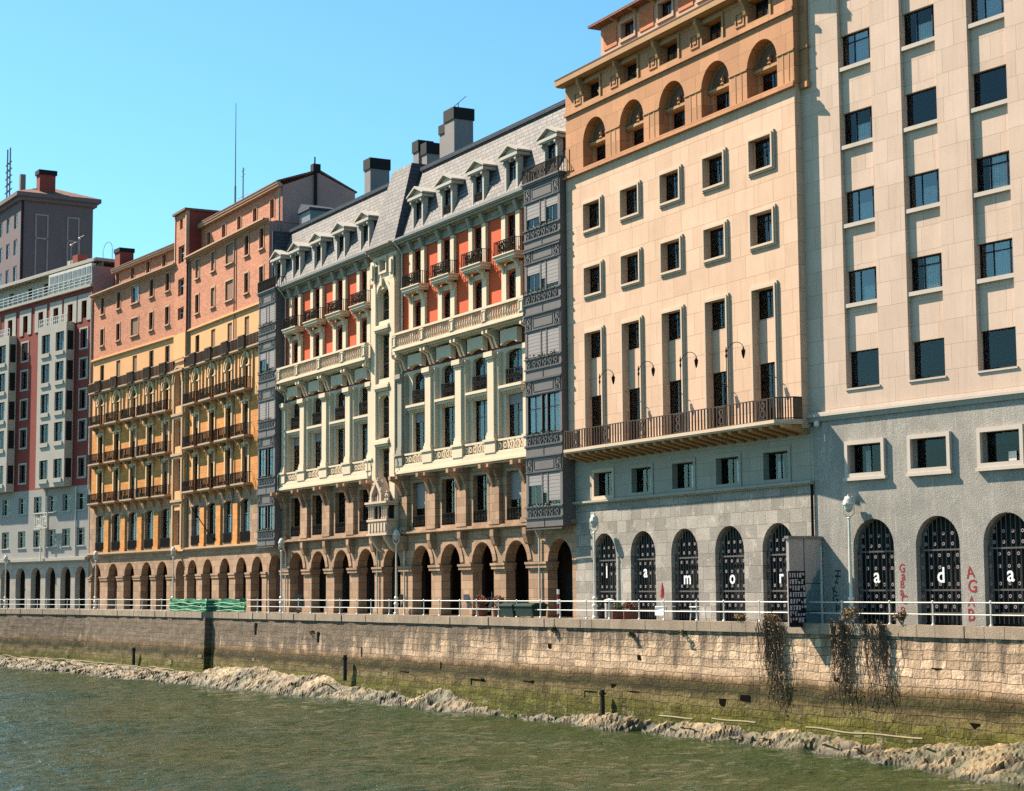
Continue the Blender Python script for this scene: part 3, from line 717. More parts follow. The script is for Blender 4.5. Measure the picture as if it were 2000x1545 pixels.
    # ---- giant order
    for (xa, xb, Cc, hv) in ((4.1, 23.4, CL, (4.9, 23.0)), (27.7, 48.6, CR, (28.4, 48.2))):
        m = MB(); cornice(m, xa, xb, 10.0, [(.45, .12), (.72, .16), (.62, .10)]); m.build('lower_cornice', 'stucco_cream', b)
        m = MB(); m.box(xa, xb, -.55, -.0, 10.38, 10.70); m.build('balustrade_base', 'stucco_cream', b)
        ops = []
        for c in Cc: ops += [(c-1.15, c+1.15, 11.55, 14.5, 0, .36), (c-1.15, c+1.15, 15.2, 17.45, .25, .36)]
        MB().wall(xa, xb, 10.38, 17.65, ops, 0).build('order_wall', 'stucco_cream', b)
        MB().wall(xa, xb, 17.65, 19.2, (), .0).build('frieze_wall', 'paint_maroon', b)
        mids = [(p+q)/2 for p, q in zip(Cc, Cc[1:])]
        posts = [hv[0]]+mids+[hv[1]]
        # lattice parapet between pedestals
        m = MB()
        for a, c in zip(posts, posts[1:]):
            l, r = a+.75, c-.75; n = 5
            m.box(l, r, -.48, -.30, 11.42, 11.56); m.box(l, r, -.48, -.30, 10.70, 10.80)
            for i in range(n):
                x = l+(r-l)*(i+.5)/n; m.ring(x, -.44, -.34, 11.11, .13, .21, n=10); m.box(x-.28, x-.23, -.44, -.34, 10.8, 11.42)
        m.build('parapet', 'stucco_cream', b)
        for x in posts:
            edge = x in (hv[0], hv[1]); hw = .55 if edge else .72
            m = MB()
            m.box(x-hw-.06, x+hw+.06, -.60, -.001, 10.70, 11.45); m.box(x-hw-.14, x+hw+.14, -.68, -.001, 11.45, 11.62)
            m.box(x-hw, x+hw, -.30, -.001, 11.62, 17.4)
            m.box(x-hw*.62-.1, x+hw*.62-.1, -.46, -.30, 12.1, 17.0); m.box(x-hw*.8-.1, x+hw*.8-.1, -.54, -.30, 11.62, 11.9); m.box(x-hw*.72-.1, x+hw*.72-.1, -.50, -.30, 11.9, 12.1)
            m.box(x-hw*.75-.1, x+hw*.75-.1, -.56, -.30, 17.0, 17.16); m.box(x-hw*.95-.1, x+hw*.8-.1, -.64, -.30, 17.16, 17.5)
            m.build('pilaster', 'stucco_cream' if not (xa > 20 and x == hv[0]) else 'stucco_grey', b)
            for q in (-.38, .18): console(MB(), x+q, .26, -.0, 17.75, 18.95).build('bracket', 'stucco_cream', b)
        for i, c in enumerate(Cc):
            st = (i*3+int(xa)) % 4
            window(b, c, 11.55, 2.3, 2.93, .26, 'frame_dark', bars=(.5,), trans=(.62,), curtain=('e', .52, .95, .6, 'curtain_grey') if st != 1 else ('e', .1, .9, .9, 'curtain_grey'), blind=(.22, 'blind_grey') if st in (0, 3) else None)
            window(b, c, 15.2, 2.3, 2.25, .26, 'frame_dark', bars=(.5,), trans=(), curtain=('f', .45, .92, .72, 'curtain_grey') if st != 2 else None, shade=.3)
            m = MB(); m.box(c-1.45, c+1.45, -.28, -.001, 14.72, 14.92); m.box(c-1.6, c+1.6, -.38, -.001, 14.92, 15.1); 
            for q in range(9): m.box(c-1.3+q*.32, c-1.18+q*.32, -.22, -.001, 14.58, 14.72)
            m.build('sill_band', 'stucco_cream', b)
            m = MB(); iron_rail(m, c-1.05, c+1.05, -.05, 15.2, 16.15, .22, .018, .05)
            for q in (-.6, -.2, .2, .6): m.ring(c+q, -.08, -.02, 15.65, .12, .17, n=8)
            m.build('window_railing', 'iron_black', b)
            m = MB(); P = [(c-1.15+2.3*k/10, 17.75-.22*(1-((k-5)/5)**2)*-1) for k in range(11)]
            m.prismy([(c-1.15, 18.75), (c+1.15, 18.75)]+[(p[0], p[1]) for p in reversed(P)], -.42, -.02)
            m.build('eyebrow_hood', 'stucco_cream', b)
        # long stone balcony
        yb = -.85
        m = MB(); cornice(m, xa+.5, xb-.2, 18.92, [(.55, .10), (.80, .14), (1.02, .12)]); m.build('balcony_slab', 'stucco_cream', b)
        ps = [hv[0]+.1]+[p for p in mids]+[hv[1]-.1]
        stone_balustrade(b, hv[0]-.2, hv[1]+.2, yb, 19.28, 20.48, ps)
        # ---- orange storeys
        ops = []
        for c in Cc: ops += [(c-.68, c+.68, 20.4, 22.62, .3, .14), (c-.68, c+.68, 23.75, 26.42, 0, .14)]
        MB().wall(xa, xb, 19.2, 26.55, ops, 0).build('upper_wall', 'paint_orange', b)
        for i, c in enumerate(Cc):
            m = MB()
            for s in (-1, 1):
                m.box(c+s*1.0-.32, c+s*1.0+.32, -.20, -.001, 19.4, 23.1); m.box(c+s*1.0-.28, c+s*1.0+.28, -.22, -.001, 23.5, 26.5)
                console(m, c+s*1.02, .30, -.2, 22.62, 23.28)
            m.box(c-.68, c+.68, -.12, -.001, 22.75, 23.1)
            m.build('window_surround', 'stucco_cream', b)
            window(b, c, 20.4, 1.36, 2.2, .08, 'frame_dark', bars=(.5,), trans=(.78,), curtain=('g', .5, .9, .7, 'curtain_grey'), fw=.05)
            window(b, c, 23.75, 1.36, 2.65, .08, 'frame_dark', bars=(.5,), trans=(.78,), curtain=('h', .5, .9, .6, 'curtain_grey') if i % 2 else None, fw=.05)
            bal = thing('balcony', None, None); bal.parent = b
            cb = c+.2
            m = MB(); m.box(cb-1.45, cb+1.45, -.82, -.001, 23.42, 23.62); m.box(cb-1.36, cb+1.36, -.74, -.001, 23.28, 23.42); m.box(cb-1.52, cb+1.52, -.90, -.001, 23.62, 23.70); m.build('slab', 'stucco_cream', bal)
            m = MB(); iron_rail(m, cb-1.4, cb+1.4, -.80, 23.7, 24.62, .26, .02, .05); iron_side(m, cb-1.4, -.8, -.05, 23.7, 24.62, .14, .018); iron_side(m, cb+1.4, -.8, -.05, 23.7, 24.62, .14, .018)
            m.build('railing', 'iron_black', bal)
        # entablature
        m = MB(); cornice(m, xa, xb, 26.55, [(.14, .16), (.10, .42), (.35, .10), (.62, .16), (.74, .12)]); m.build('entablature', 'stucco_grey', b)
        for c in Cc:
            for q in (-1.0, 1.0): MB().prismx([(-.1, 26.4), (-.3, 26.55), (-.5, 27.05), (-.5, 27.2), (-.1, 27.2)], c+q-.22, c+q+.22).build('bracket', 'stucco_grey', b)
            MB().frame(c-.7+2.4, c+.7+2.4, 26.74, 27.1, .05, -.16, -.10).build('frieze_panel', 'stucco_grey', b)
        m = MB(); m.box(xa, xb, -.80, -.5, 27.50, 27.64); m.build('gutter', 'pipe_grey', b)
    # ---- stair tower between the halves
    y = -.42; xa, xb = 23.4, 27.7; c = 25.25+.2
    tops = [(c-.95, c+.95, 21.9, 24.35, .35, .5), (c-.95, c+.95, 17.5, 20.9, 0, .5), (c-.95, c+.95, 13.0, 16.25, .35, .5), (c-.95, c+.95, 8.2, 12.25, 0, .5), (c-.45, c+.45, 25.75, 26.5, 0, .3)]
    m = MB(); m.wall(xa, xb, 5.7, 27.3, tops, y)
    m.quad((xa, y, 5.7), (xa, .02, 5.7), (xa, .02, 27.3), (xa, y, 27.3)); m.quad((xb, y, 5.7), (xb, .02, 5.7), (xb, .02, 27.3), (xb, y, 27.3)); m.build('tower_wall', 'stucco_cream', b)
    for (z0, z1) in ((21.9, 24.35), (17.5, 20.9), (13.0, 16.25), (8.2, 12.25)):
        window(b, c, z0, 1.9, z1-z0-.01, y+.4, 'frame_grey', bars=(.55,), trans=(.36, .74), curtain=('w', .45, .97, .95, 'curtain_pale') if z0 in (21.9, 17.5) else ('w', .5, .9, .7, 'curtain_grey'))
    window(b, c, 25.75, .9, .74, y+.25, 'frame_dark', bars=(), trans=())
    m = MB()
    for x in (xa+.42, xb-.42): m.box(x-.42, x+.42, y-.16, y-.001, 5.98, 24.6); m.box(x-.34, x+.34, y-.24, y-.16, 24.9, 26.6); m.box(x-.2, x+.2, y-.34, y-.24, 25.3, 26.3)
    for z in (21.2, 16.75, 12.55): m.box(c-1.35, c+1.35, y-.32, y-.001, z, z+.22); m.box(c-1.2, c+1.2, y-.22, y-.001, z-.18, z); m.box(c-1.3, c+1.3, y-.25, y-.001, z+.22, z+.36)
    m.ring(c, y-.10, y-.001, 23.6, 1.15, 1.45, 0, 180, 14); m.box(c-.18, c+.18, y-.28, y-.001, 24.55, 25.1)
    m.frame(c-.7, c+.7, 25.5, 26.75, .16, y-.14, y-.001)
    m.build('tower_trim', 'stucco_cream', b)
    m = MB(); cornice(m, xa-.1, xb+.1, 26.95, [(.14, .15), (.34, .16), (.60, .18), (.70, .14)], y); m.build('tower_cornice', 'stucco_grey', b)
    # ---- roofs
    m = MB()
    for (ra, rb) in ((1.6, 23.5), (28.3, WLEN)):
        m.quad((ra, -.30, 27.66), (rb, -.30, 27.66), (rb, 1.5, 33.05), (ra, 1.5, 33.05))
    m.build('mansard_roof', 'slate_roof', b)
    m = MB()
    for (ra, rb) in ((1.6, 23.5), (28.3, WLEN)):
        m.prismx([(1.30, 32.95), (1.25, 33.22), (1.7, 33.36), (8, 34.2), (8, 33.0)], ra, rb)
    m.box(1.5, 1.62, -.3, 1.6, 27.6, 33.0)
    m.build('roof_ridge', 'slate_dark', b)
    m = MB(); P0 = [(23.3, -.75), (28.1, -.75), (28.1, 3), (23.3, 3)]; P1 = [(24.1, .95), (27.5, .95), (27.5, 3), (24.1, 3)]
    z0, z1 = 27.6, 33.75
    m.quad((*P0[0], z0), (*P0[1], z0), (*P1[1], z1), (*P1[0], z1)); m.build('tower_roof', 'slate_roof', b)
    m = MB(); m.quad((*P0[1], z0), (*P0[2], z0), (*P1[2], z1), (*P1[1], z1)); m.quad((*P0[3], z0), (*P0[0], z0), (*P1[0], z1), (*P1[3], z1)); m.quad(*[(*p, z1) for p in P1]); m.build('tower_roof_side', 'slate_dark', b)
    for i, x in enumerate([2.6]+[x+.15 for x in CL]): dormer(b, x)
    for i, x in enumerate([x+.1 for x in CR]+[50.7]): dormer(b, x, rail=i in (1, 2))
    def chim(x0, x1, y0, y1, z0, z1, cap=.9):
        o = MB().box(x0, x1, y0, y1, z0, z1-cap).build('chimney', 'chimney_grey', b)
        MB().box(x0-.08, x1+.08, y0-.08, y1+.08, z1-cap, z1).build('chimney_cap', 'frame_dark', o)
    chim(14.9, 16.1, 2.6, 4.3, 33, 36.75); chim(21.3, 22.3, 4.0, 5.2, 33, 37.0, .9); chim(22.9, 23.8, 4.0, 5.2, 33, 36.5, .9)
    chim(26.9, 27.9, 3.6, 4.8, 33, 37.0, .7); chim(28.6, 30.2, 3.2, 4.8, 33, 37.7, .9)
    m = MB(); m.tube([(29.3, 4, 37.7), (29.3, 4, 38.3)], .03, 5); m.tube([(28.6, 4, 38.2), (30.6, 4, 38.5)], .025, 5); m.build('antenna', 'iron_black', b)
    m = MB(); m.box(2.2, 4.6, 2.0, 4.2, 32.6, 34.6); m.build('roof_hut', 'frame_grey', b)
    m = MB(); m.prismy([(1.9, 34.55), (4.9, 34.55), (4.9, 34.7), (3.0, 35.3)], 1.8, 4.4); m.build('hut_roof', 'slate_dark', b)
    # ---- bays
    fl = [(6.85, 8.9), (11.40, 13.85), (16.28, 17.95), (20.48, 22.3), (24.62, 26.28)]
    bay_tower(b, 0.0, 4.12, .92, fl, 5.55, 27.5, 3); bay_tower(b, 48.5, 53.15, .92, fl, 5.55, 27.55, 5)
    MB().wall(0, 4.1, 5.9, 27.6, (), .02).wall(48.6, WLEN, 5.9, 27.6, (), .02).build('bay_wall', 'stucco_grey', b)
    # ---- carved canopy balcony on the tower
    s = thing('carved_oriel', 'sculpted stone oriel with gabled canopy at the foot of the tower', None); s.parent = b
    x0, x1 = 24.2, 28.0; yo = -1.35; cx = (x0+x1)/2
    m = MB(); m.box(x0+.2, x1-.2, yo+.1, -.4, 5.85, 6.75); m.box(x0+.05, x1-.05, yo, -.4, 5.7, 5.86); m.box(x0+.1, x1-.1, yo+.02, -.4, 6.75, 6.9)
    for i in range(6): m.box(x0+.4+i*.55, x0+.72+i*.55, yo+.03, yo+.1, 6.0, 6.6)
    m.box(x0-.05, x1+.05, yo-.08, -.4, 8.05, 8.2); m.box(x0+.05, x1-.05, yo, -.4, 7.9, 8.05)
    m.prismx([(-.42, 4.5), (-.7, 4.7), (-1.2, 5.4), (-1.3, 5.7), (-.42, 5.7)], x0+.5, x0+.9); m.prismx([(-.42, 4.5), (-.7, 4.7), (-1.2, 5.4), (-1.3, 5.7), (-.42, 5.7)], x1-.9, x1-.5)
    for q in (.35, .72, 1.1, 2.7, 3.08, 3.45): m.lathe(x0+q, yo+.18, [(.12, 6.9), (.13, 7.0), (.08, 7.05), (.085, 7.55), (.07, 7.6), (.14, 7.78), (.15, 7.9)], 8)
    m.lathe(cx, yo+.2, [(.07, 6.9), (.07, 7.9)], 6)
    m.build('oriel_gallery', 'sandstone_frame', s)
    MB().box(x0+.4, x1-.4, -.9, -.45, 6.9, 7.9).build('oriel_niche', 'frame_dark', s)
    m = MB(); gx = cx-.35
    P = [(gx-1.0, 8.2), (gx-1.0, 8.9), (gx, 10.05), (gx+1.0, 8.9), (gx+1.0, 8.2), (gx+.72, 8.2), (gx+.72, 8.75), (gx, 9.55), (gx-.72, 8.75), (gx-.72, 8.2)]
    m.ext(P[:3]+P[7:], lambda p: (p[0], yo+.1, p[1]), lambda p: (p[0], -.45, p[1])); m.ext(P[2:8], lambda p: (p[0], yo+.1, p[1]), lambda p: (p[0], -.45, p[1]))
    rng = random.Random(4)
    for i in range(16):
        t = rng.random(); xx = gx+rng.choice((-1, 1))*(1.05*t); zz = 10.1-1.2*t; m.lathe(xx, yo+.1+rng.random()*.5, [(.03, zz-.1), (.10, zz), (.02, zz+.14)], 6)
    for i in range(14): 
        xx = x0+.1+rng.random()*3.6; m.lathe(xx, yo+.15+rng.random()*.4, [(.14, 8.2), (.16, 8.3), (.08, 8.42), (.11, 8.55), (.03, 8.68)], 6)
    for xx, hh in ((gx, 1.25), (gx+1.35, .8)): m.lathe(xx, yo+.45, [(.2, 8.2), (.17, 8.2+hh*.4), (.2, 8.2+hh*.62), (.08, 8.2+hh*.74), (.11, 8.2+hh*.88), (.02, 8.2+hh)], 8)
    m.build('oriel_canopy', 'sandstone_frame', s)
    # ---- pipes, interior, sides
    for x, pts in ((23.2, 1), (28.05, 2), (4.35, 3), (48.35, 4)):
        m = MB(); m.tube([(x, -.85, 27.5), (x, -.5, 27.1), (x, -.12, 26.6), (x, -.12, 20.6), (x, -.95, 20.2), (x, -.95, 18.8), (x, -.15, 18.2), (x, -.15, 11.9), (x, -.75, 11.4), (x, -.75, 10.2), (x, -.16, 9.7), (x, -.16, 6.3), (x+.35, -.5, 5.6), (x+.35, -.12, 4.9), (x+.35, -.12, 0)], .065, 6); m.build('drainpipe', 'pipe_pale', b)
    room(b, .05, WLEN-.05, 5.75, 27.6, 1.7)
    shell(b, 0.0, WLEN, 27.6, 12)
    m = MB(); m.quad((0, 1.5, 33), (WLEN, 1.5, 33), (WLEN, 12, 33), (0, 12, 33)); m.build('roof_deck', 'slate_dark', b)
    return b
# ================= long yellow and brick apartment building (two wings meeting at a slight angle)
def wing(b, x0, x1, cols, arch_c, wide, side, seed):
    """one wing; cols = window axes, wide = index of the broad brick window; returns nothing"""
    rng = random.Random(seed)
    ops = [(c-1.42, c+1.42, -.4, 4.7, 1.42, .7) for c in arch_c]
    MB().wall(x0, x1, -.4, 5.6, ops, 0).build('arcade_wall', 'arcade_stone', b)
    allc = sorted(arch_c)
    for a, c in zip([allc[0]-4.45]+allc, allc+[allc[-1]+4.4]):
        l, r = max(a+1.42, x0), min(c-1.42, x1)
        if r-l > .2:
            m = MB(); m.box(l-.06, r+.06, -.14, .72, 2.9, 3.15); m.box(l-.10, r+.10, -.19, .74, 3.15, 3.33); m.box(l-.02, r+.02, -.06, .71, -.4, 2.9); m.build('pier', 'arcade_stone', b)
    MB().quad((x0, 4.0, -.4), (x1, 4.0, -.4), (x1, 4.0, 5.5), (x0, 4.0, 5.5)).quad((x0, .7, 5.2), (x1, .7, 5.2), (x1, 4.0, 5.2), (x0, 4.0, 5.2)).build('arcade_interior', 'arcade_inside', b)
    m = MB(); cornice(m, x0, x1, 5.52, [(.12, .1), (.26, .10), (.36, .10), (.24, .08)]); m.build('string_course', 'trim_tan', b)
    # tall stone storey
    MB().wall(x0, x1, 5.9, 10.6, [(c-1.2, c+1.2, 6.1, 9.95, .3, .36) for c in cols], 0).build('stone_wall', 'arcade_stone', b)
    ed = [x0]+[(p+q)/2 for p, q in zip(cols, cols[1:])]+[x1]
    for p, q in zip(cols, cols[1:]):
        x = (p+q)/2; m = MB(); m.box(x-.62, x+.62, -.16, -.001, 6.25, 9.6); m.box(x-.72, x+.72, -.22, -.001, 5.9, 6.25); m.build('stone_pier', 'wall_yellow', b)
    for i, c in enumerate(cols):
        st = (i+seed) % 3
        window(b, c, 6.1, 2.4, 3.83, .28, 'frame_grey' if st else 'frame_dark', bars=(.5,), trans=(.66,), curtain=('y', .1 if st else .5, .92, .62, 'curtain_pale' if seed == 2 else 'curtain_grey'), fw=.07)
        m = MB(); iron_rail(m, c-1.15, c+1.15, -.03, 6.1, 7.0, .12, .018, .05); m.build('window_railing', 'iron_black', b)
    # yellow storeys
    ops = []
    for c in cols: ops += [(c-.72, c+.72, 11.35, 14.75, 0, .26), (c-.72, c+.72, 15.62, 18.6, 0, .26), (c-.70, c+.70, 19.85, 22.75, .7, .30), (c-.6, c+.6, 23.65, 26.4, 0, .22)]
    MB().wall(x0, x1, 10.6, 19.0, [o for o in ops if o[2] < 19], 0).build('wall', 'wall_yellow', b)
    MB().wall(x0, x1, 19.0, 27.1, [o for o in ops if o[2] > 19], 0).build('upper_wall', 'plaster_yellow', b)
    for i, c in enumerate(cols):
        window(b, c, 11.35, 1.44, 3.38, .16, 'frame_brown', bars=(.5,), trans=(.8,), curtain=('q', .1, .9, .75, 'curtain_grey') if rng.random() < .6 else None, blind=(rng.choice((.3, .5)), 'blind_brown') if rng.random() < .4 else None)
        window(b, c, 15.62, 1.44, 2.95, .16, 'frame_brown', bars=(.5,), trans=(.8,), curtain=('q', .1, .9, .75, 'curtain_grey') if rng.random() < .6 else None, blind=(.4, 'blind_brown') if rng.random() < .4 else None)
        window(b, c, 19.85, 1.40, 2.88, .2, 'frame_brown', bars=(.5,), trans=(.74,), curtain=('q', .1, .9, .7, 'curtain_grey') if rng.random() < .5 else None)
        window(b, c, 23.65, 1.2, 2.73, .14, 'frame_brown', bars=(.5,), trans=(), blind=(.9, 'blind_brown') if rng.random() < .5 else None)
        # surrounds
        m = MB()
        for (z0, z1) in ((11.3, 14.8), (15.6, 18.65)):
            for s in (-1, 1): m.box(c+s*.86-.13, c+s*.86+.13, -.10, -.001, z0, z1)
            m.box(c-1.0, c+1.0, -.14, -.001, z1, z1+.2); m.box(c-.16, c+.16, -.2, -.001, z1-.2, z1+.3)
        m.ring(c, -.12, -.001, 22.05, .72, .98, 0, 180, 14); m.ring(c, -.18, -.001, 22.05, 1.02, 1.2, 0, 180, 14)
        for s in (-1, 1): m.box(c+s*.85-.13, c+s*.85+.13, -.12, -.001, 19.8, 22.05); m.box(c+s*.95-.22, c+s*.95+.22, -.18, -.001, 21.9, 22.08)
        m.box(c-.12, c+.12, -.26, -.001, 22.7, 23.3); m.box(c-.72, c+.72, .05, .2, 21.95, 22.06)
        m.build('window_surround', 'trim_pale_yellow', b)
        for s in (-1, 1): MB().box(c+s*1.75-.16, c+s*1.75+.16, -.14, -.001, 19.7, 23.2).build('pilaster_strip', 'plaster_yellow', b)
        # balconies
        for (zs, zr) in ((11.08, 12.25), (15.36, 16.6), (19.55, 20.75)):
            bal = thing('balcony', None, None); bal.parent = b
            hw = 1.72; d = .85
            m = MB(); m.box(c-hw, c+hw, -d, -.001, zs+.05, zs+.20); m.box(c-hw+.1, c+hw-.1, -d+.08, -.001, zs-.06, zs+.05)
            for s in (-1, 1): console(m, c+s*1.15, .26, -.0, zs-.95, zs-.06)
            m.build('slab', 'trim_tan', bal)
            m = MB(); iron_rail(m, c-hw+.05, c+hw-.05, -d+.05, zs+.2, zr, .34, .026, .05); iron_side(m, c-hw+.05, -d+.05, -.02, zs+.2, zr, .2, .022); iron_side(m, c+hw-.05, -d+.05, -.02, zs+.2, zr, .2, .022)
            for q in range(5): m.ring(c-1.2+.6*q, -d+.02, -d+.08, zs+.45, .10, .16, n=8)
            m.build('railing', 'iron_black', bal)
    # continuous parapet balcony under the top yellow storey
    bal = thing('balcony', 'long bracketed balcony with bulging panels below the top yellow storey', None); bal.parent = b
    m = MB(); m.box(x0, x1, -.44, -.001, 23.38, 23.52); m.box(x0, x1, -.36, -.001, 23.26, 23.38)
    n = int((x1-x0)/1.1)
    for i in range(n): console(m, x0+(x1-x0)*(i+.5)/n, .2, -.0, 22.85, 23.26)
    m.build('slab', 'trim_tan', bal)
    MB().box(x0, x1, -.43, -.35, 24.5, 24.56).build('handrail', 'trim_tan', bal)
    for c in sorted(cols):
        P = [(c-.95, -.40), (c-.75, -.62), (c+.75, -.62), (c+.95, -.40)]; m = MB(); m.prismz(P, 24.5, 24.62); m.prismz(P, 23.4, 23.52)
        for q in range(7): m.box(c-.78+q*.26-.04, c-.78+q*.26+.04, -.60, -.55, 23.52, 24.5)
        m.build('parapet_panel', 'iron_brown', bal)
    m = MB(); iron_rail(m, x0, x1, -.38, 23.52, 24.5, .36, .035, .05); m.build('railing', 'iron_brown', bal)
    # brick storeys
    m = MB(); cornice(m, x0, x1, 26.95, [(.10, .10), (.22, .12), (.14, .10)]); m.build('string_course', 'plaster_yellow', b)
    ops = []
    def wd(i): return 2.1 if i == wide else 1.05
    bc = [c-.15 for c in cols]
    if side > 0: bc = bc+[23.35]
    for i, c in enumerate(bc): ops += [(c-wd(i)/2, c+wd(i)/2, 28.65, 30.4, 0, .22), (c-wd(i)/2, c+wd(i)/2, 32.1, 33.85, 0, .22)]
    MB().wall(x0, x1, 27.27, 34.2, ops, 0).build('brick_wall', 'brick_salmon', b)
    for i, c in enumerate(bc):
        for z0 in (28.65, 32.1):
            w = wd(i); bl = (.95, 'blind_brown') if rng.random() < .25 else None
            window(b, c, z0, w, 1.74, .12, 'frame_white' if i == wide else 'frame_brown', bars=(.5,), trans=(), curtain=('z', .5, .95, .9, 'curtain_pale') if i == wide else None, blind=bl, fw=.06)
            m = MB(); m.box(c-w/2-.13, c-w/2, -.05, -.001, z0-.1, z0+1.9); m.box(c+w/2, c+w/2+.13, -.05, -.001, z0-.1, z0+1.9); m.box(c-w/2, c+w/2, -.05, -.001, z0+1.75, z0+1.9); m.box(c-w/2-.2, c+w/2+.2, -.18, -.001, z0-.22, z0-.1)
            m.build('window_surround', 'trim_salmon', b)
    m = MB(); cornice(m, x0, x1, 34.05, [(.12, .14), (.42, .12), (.62, .14)]); m.build('eaves', 'trim_salmon', b)
    # set-back attic
    return bc
def attic(b, x0, x1, cs, y=1.2, zt=37.55):
    MB().wall(x0, x1, 34.2, zt, [(c-.5, c+.5, 35.0, 36.7, 0, .25) for c in cs], y).build('attic_wall', 'brick_salmon', b)
    for c in cs:
        window(b, c, 35.0, 1.0, 1.68, y+.2, 'frame_brown', bars=(.5,), trans=(), fw=.06)
        m = MB(); m.box(c-.65, c-.5, y-.05, y, 34.9, 36.85); m.box(c+.5, c+.65, y-.05, y, 34.9, 36.85); m.box(c-.5, c+.5, y-.05, y, 36.7, 36.85); m.build('window_surround', 'trim_salmon', b)
    m = MB(); m.box(x0, x1, y-.42, y-.02, zt-.12, zt+.10); m.box(x0, x1, y-.50, y-.2, zt+.1, zt+.26); m.build('attic_eaves', 'trim_salmon', b)
    m = MB(); m.prismx([(y-.55, zt+.26), (y-.55, zt+.36), (4.65, zt+1.75), (8.4, zt+.05), (8.4, zt-.05), (4.65, zt+1.55)], x0, x1); m.build('attic_roof', 'roof_tile', b)
def yellow():
    b = building('brick_and_yellow_apartment_building', 'long apartment building with salmon brick top, yellow balconied middle and stone arcade', 'building', -33.31, 182.47, 28.4)
    # right wing lives in the building frame; the left wing is turned by the bend in the street
    LW = 24.46
    cr = [5.95, 10.55, 15.15, 19.7]
    wing(b, 3.25, 25.2, cr, [5.15, 9.62, 14.35, 18.75, 22.75], 2, 1, 2)
    attic(b, 3.2, 25.3, [5.6, 9.9, 14.2, 18.4, 22.8])
    lw = thing('left_wing', None, None); lw.parent = b; lw.rotation_euler = (0, 0, R(32.7-28.4))
    ca, sa = math.cos(R(4.3)), math.sin(R(4.3))
    # wing frame: x' axis rotated; origin at the far end of the wing
    b2 = [o for o in COL.objects if o.parent is b]
    mark = set(COL.objects)
    cl = [3.05, 7.95, 12.75, 17.4, 21.7]
    wing(lw, 0, LW, cl, [2.2, 7.3, 12.0, 16.8, 21.0], 2, 0, 5)
    attic(lw, 2.3, LW-.2, [3.2, 7.6, 12.1, 16.6, 20.8], 1.6, 36.9)
    o = MB().box(1.0, 2.6, 2.0, 3.6, 34, 39.3).build('chimney', 'chimney_red', lw); MB().box(.9, 2.7, 1.9, 3.7, 39.3, 39.75).build('chimney_cap', 'frame_dark', lw)
    MB().box(4.1, 9.0, 4.0, 8.0, 36, 38.6).build('roof_house', 'chimney_red', lw)
    m = MB(); m.quad((0, .6, 34.3), (LW, .6, 34.3), (LW, 12, 34.3), (0, 12, 34.3)); m.build('roof_deck', 'roof_tile', lw)
    room(lw, .05, LW-.05, 5.7, 36.8, 2.3); shell(lw, 0, LW, 34.2, 12, right=False)
    # wing parts keep the wing's turned frame but hang directly under the building
    kids = [o for o in COL.objects if o.parent is lw]
    M = Matrix.Translation(Vector((-LW*ca*K, -LW*sa*K, 0))) @ Matrix.Rotation(R(4.3), 4, 'Z')
    for o in kids:
        o.parent = b; o.matrix_local = M @ Matrix.Translation(o.location)
    bpy.data.objects.remove(lw)
    # central stair bay
    xa, xb, y = -.35, 3.3, -.35
    MB().wall(xa, xb, -.4, 5.6, [(.5-1.35+.95, .5+1.35+.95, -.4, 4.7, 1.35, 1.0)], .0).build('arcade_wall', 'arcade_stone', b)
    c = 1.45
    tops = [(c-.95, c+.95, 6.2, 9.6, 0, .4), (c-.95, c+.95, 11.5, 14.7, .3, .4), (c-.95, c+.95, 15.9, 18.5, .3, .4), (c-1.0, c+1.0, 19.9, 23.3, 1.0, .4)]
    m = MB(); m.wall(xa, xb, 5.6, 27.1, tops, y)
    for x in (xa, xb): m.quad((x, y, 5.6), (x, .2, 5.6), (x, .2, 27.1), (x, y, 27.1))
    m.build('stair_bay_wall', 'plaster_yellow', b)
    for (p, q, z0, z1, r, d) in tops: window(b, c, z0, q-p, z1-z0-.02, y+.36, 'frame_white', bars=(.5,), trans=(.6,), curtain=('s', .1, .9, .9, 'curtain_grey'))
    m = MB()
    for z in (10.4, 14.95, 18.9): m.box(xa-.1, xb+.1, y-.22, y-.001, z, z+.25); m.box(xa, xb, y-.12, y-.001, z-.25, z)
    for s in (-1, 1): m.box(c+s*1.35-.22, c+s*1.35+.22, y-.12, y-.001, 6.0, 22.5)
    m.ring(c, y-.12, y-.001, 22.3, 1.02, 1.35, 0, 180, 14); m.ring(c, y-.2, y-.001, 22.3, 1.4, 1.6, 0, 180, 14)
    m.box(xa, xb, y-.3, y-.001, 23.3, 23.5); m.box(xa, xb, y-.26, y-.14, 24.45, 24.6)
    m.build('stair_bay_trim', 'trim_tan', b)
    bops = [(.9, 2.5, 24.6, 26.3, 0, .3), (.75, 2.6, 28.5, 29.7, 0, .3), (.75, 2.6, 30.9, 32.6, 0, .3), (.75, 2.6, 34.2, 35.9, 0, .3), (1.1, 2.0, 37.6, 38.6, 0, .3)]
    m = MB(); m.wall(xa, xb, 27.1, 39.2, [o for o in bops if o[2] > 27], y+.05)
    m.quad((xa, y+.05, 27), (xa, 5, 27), (xa, 5, 39.2), (xa, y+.05, 39.2)); m.build('stair_tower', 'brick_salmon', b)
    m = MB(); m.quad((xb, y+.05, 27), (xb, 5, 27), (xb, 5, 39.2), (xb, y+.05, 39.2)); m.build('stair_tower_side', 'chimney_red', b)
    for (p, q, z0, z1, r, d) in bops[1:]: window(b, (p+q)/2, z0, q-p, z1-z0-.01, y+.3, 'frame_white', bars=(.5,), trans=(.6,), fw=.06)
    m = MB(); m.box(xa-.2, xb+.2, y-.25, 5.2, 39.2, 39.42); m.build('stair_tower_roof', 'roof_tile', b)
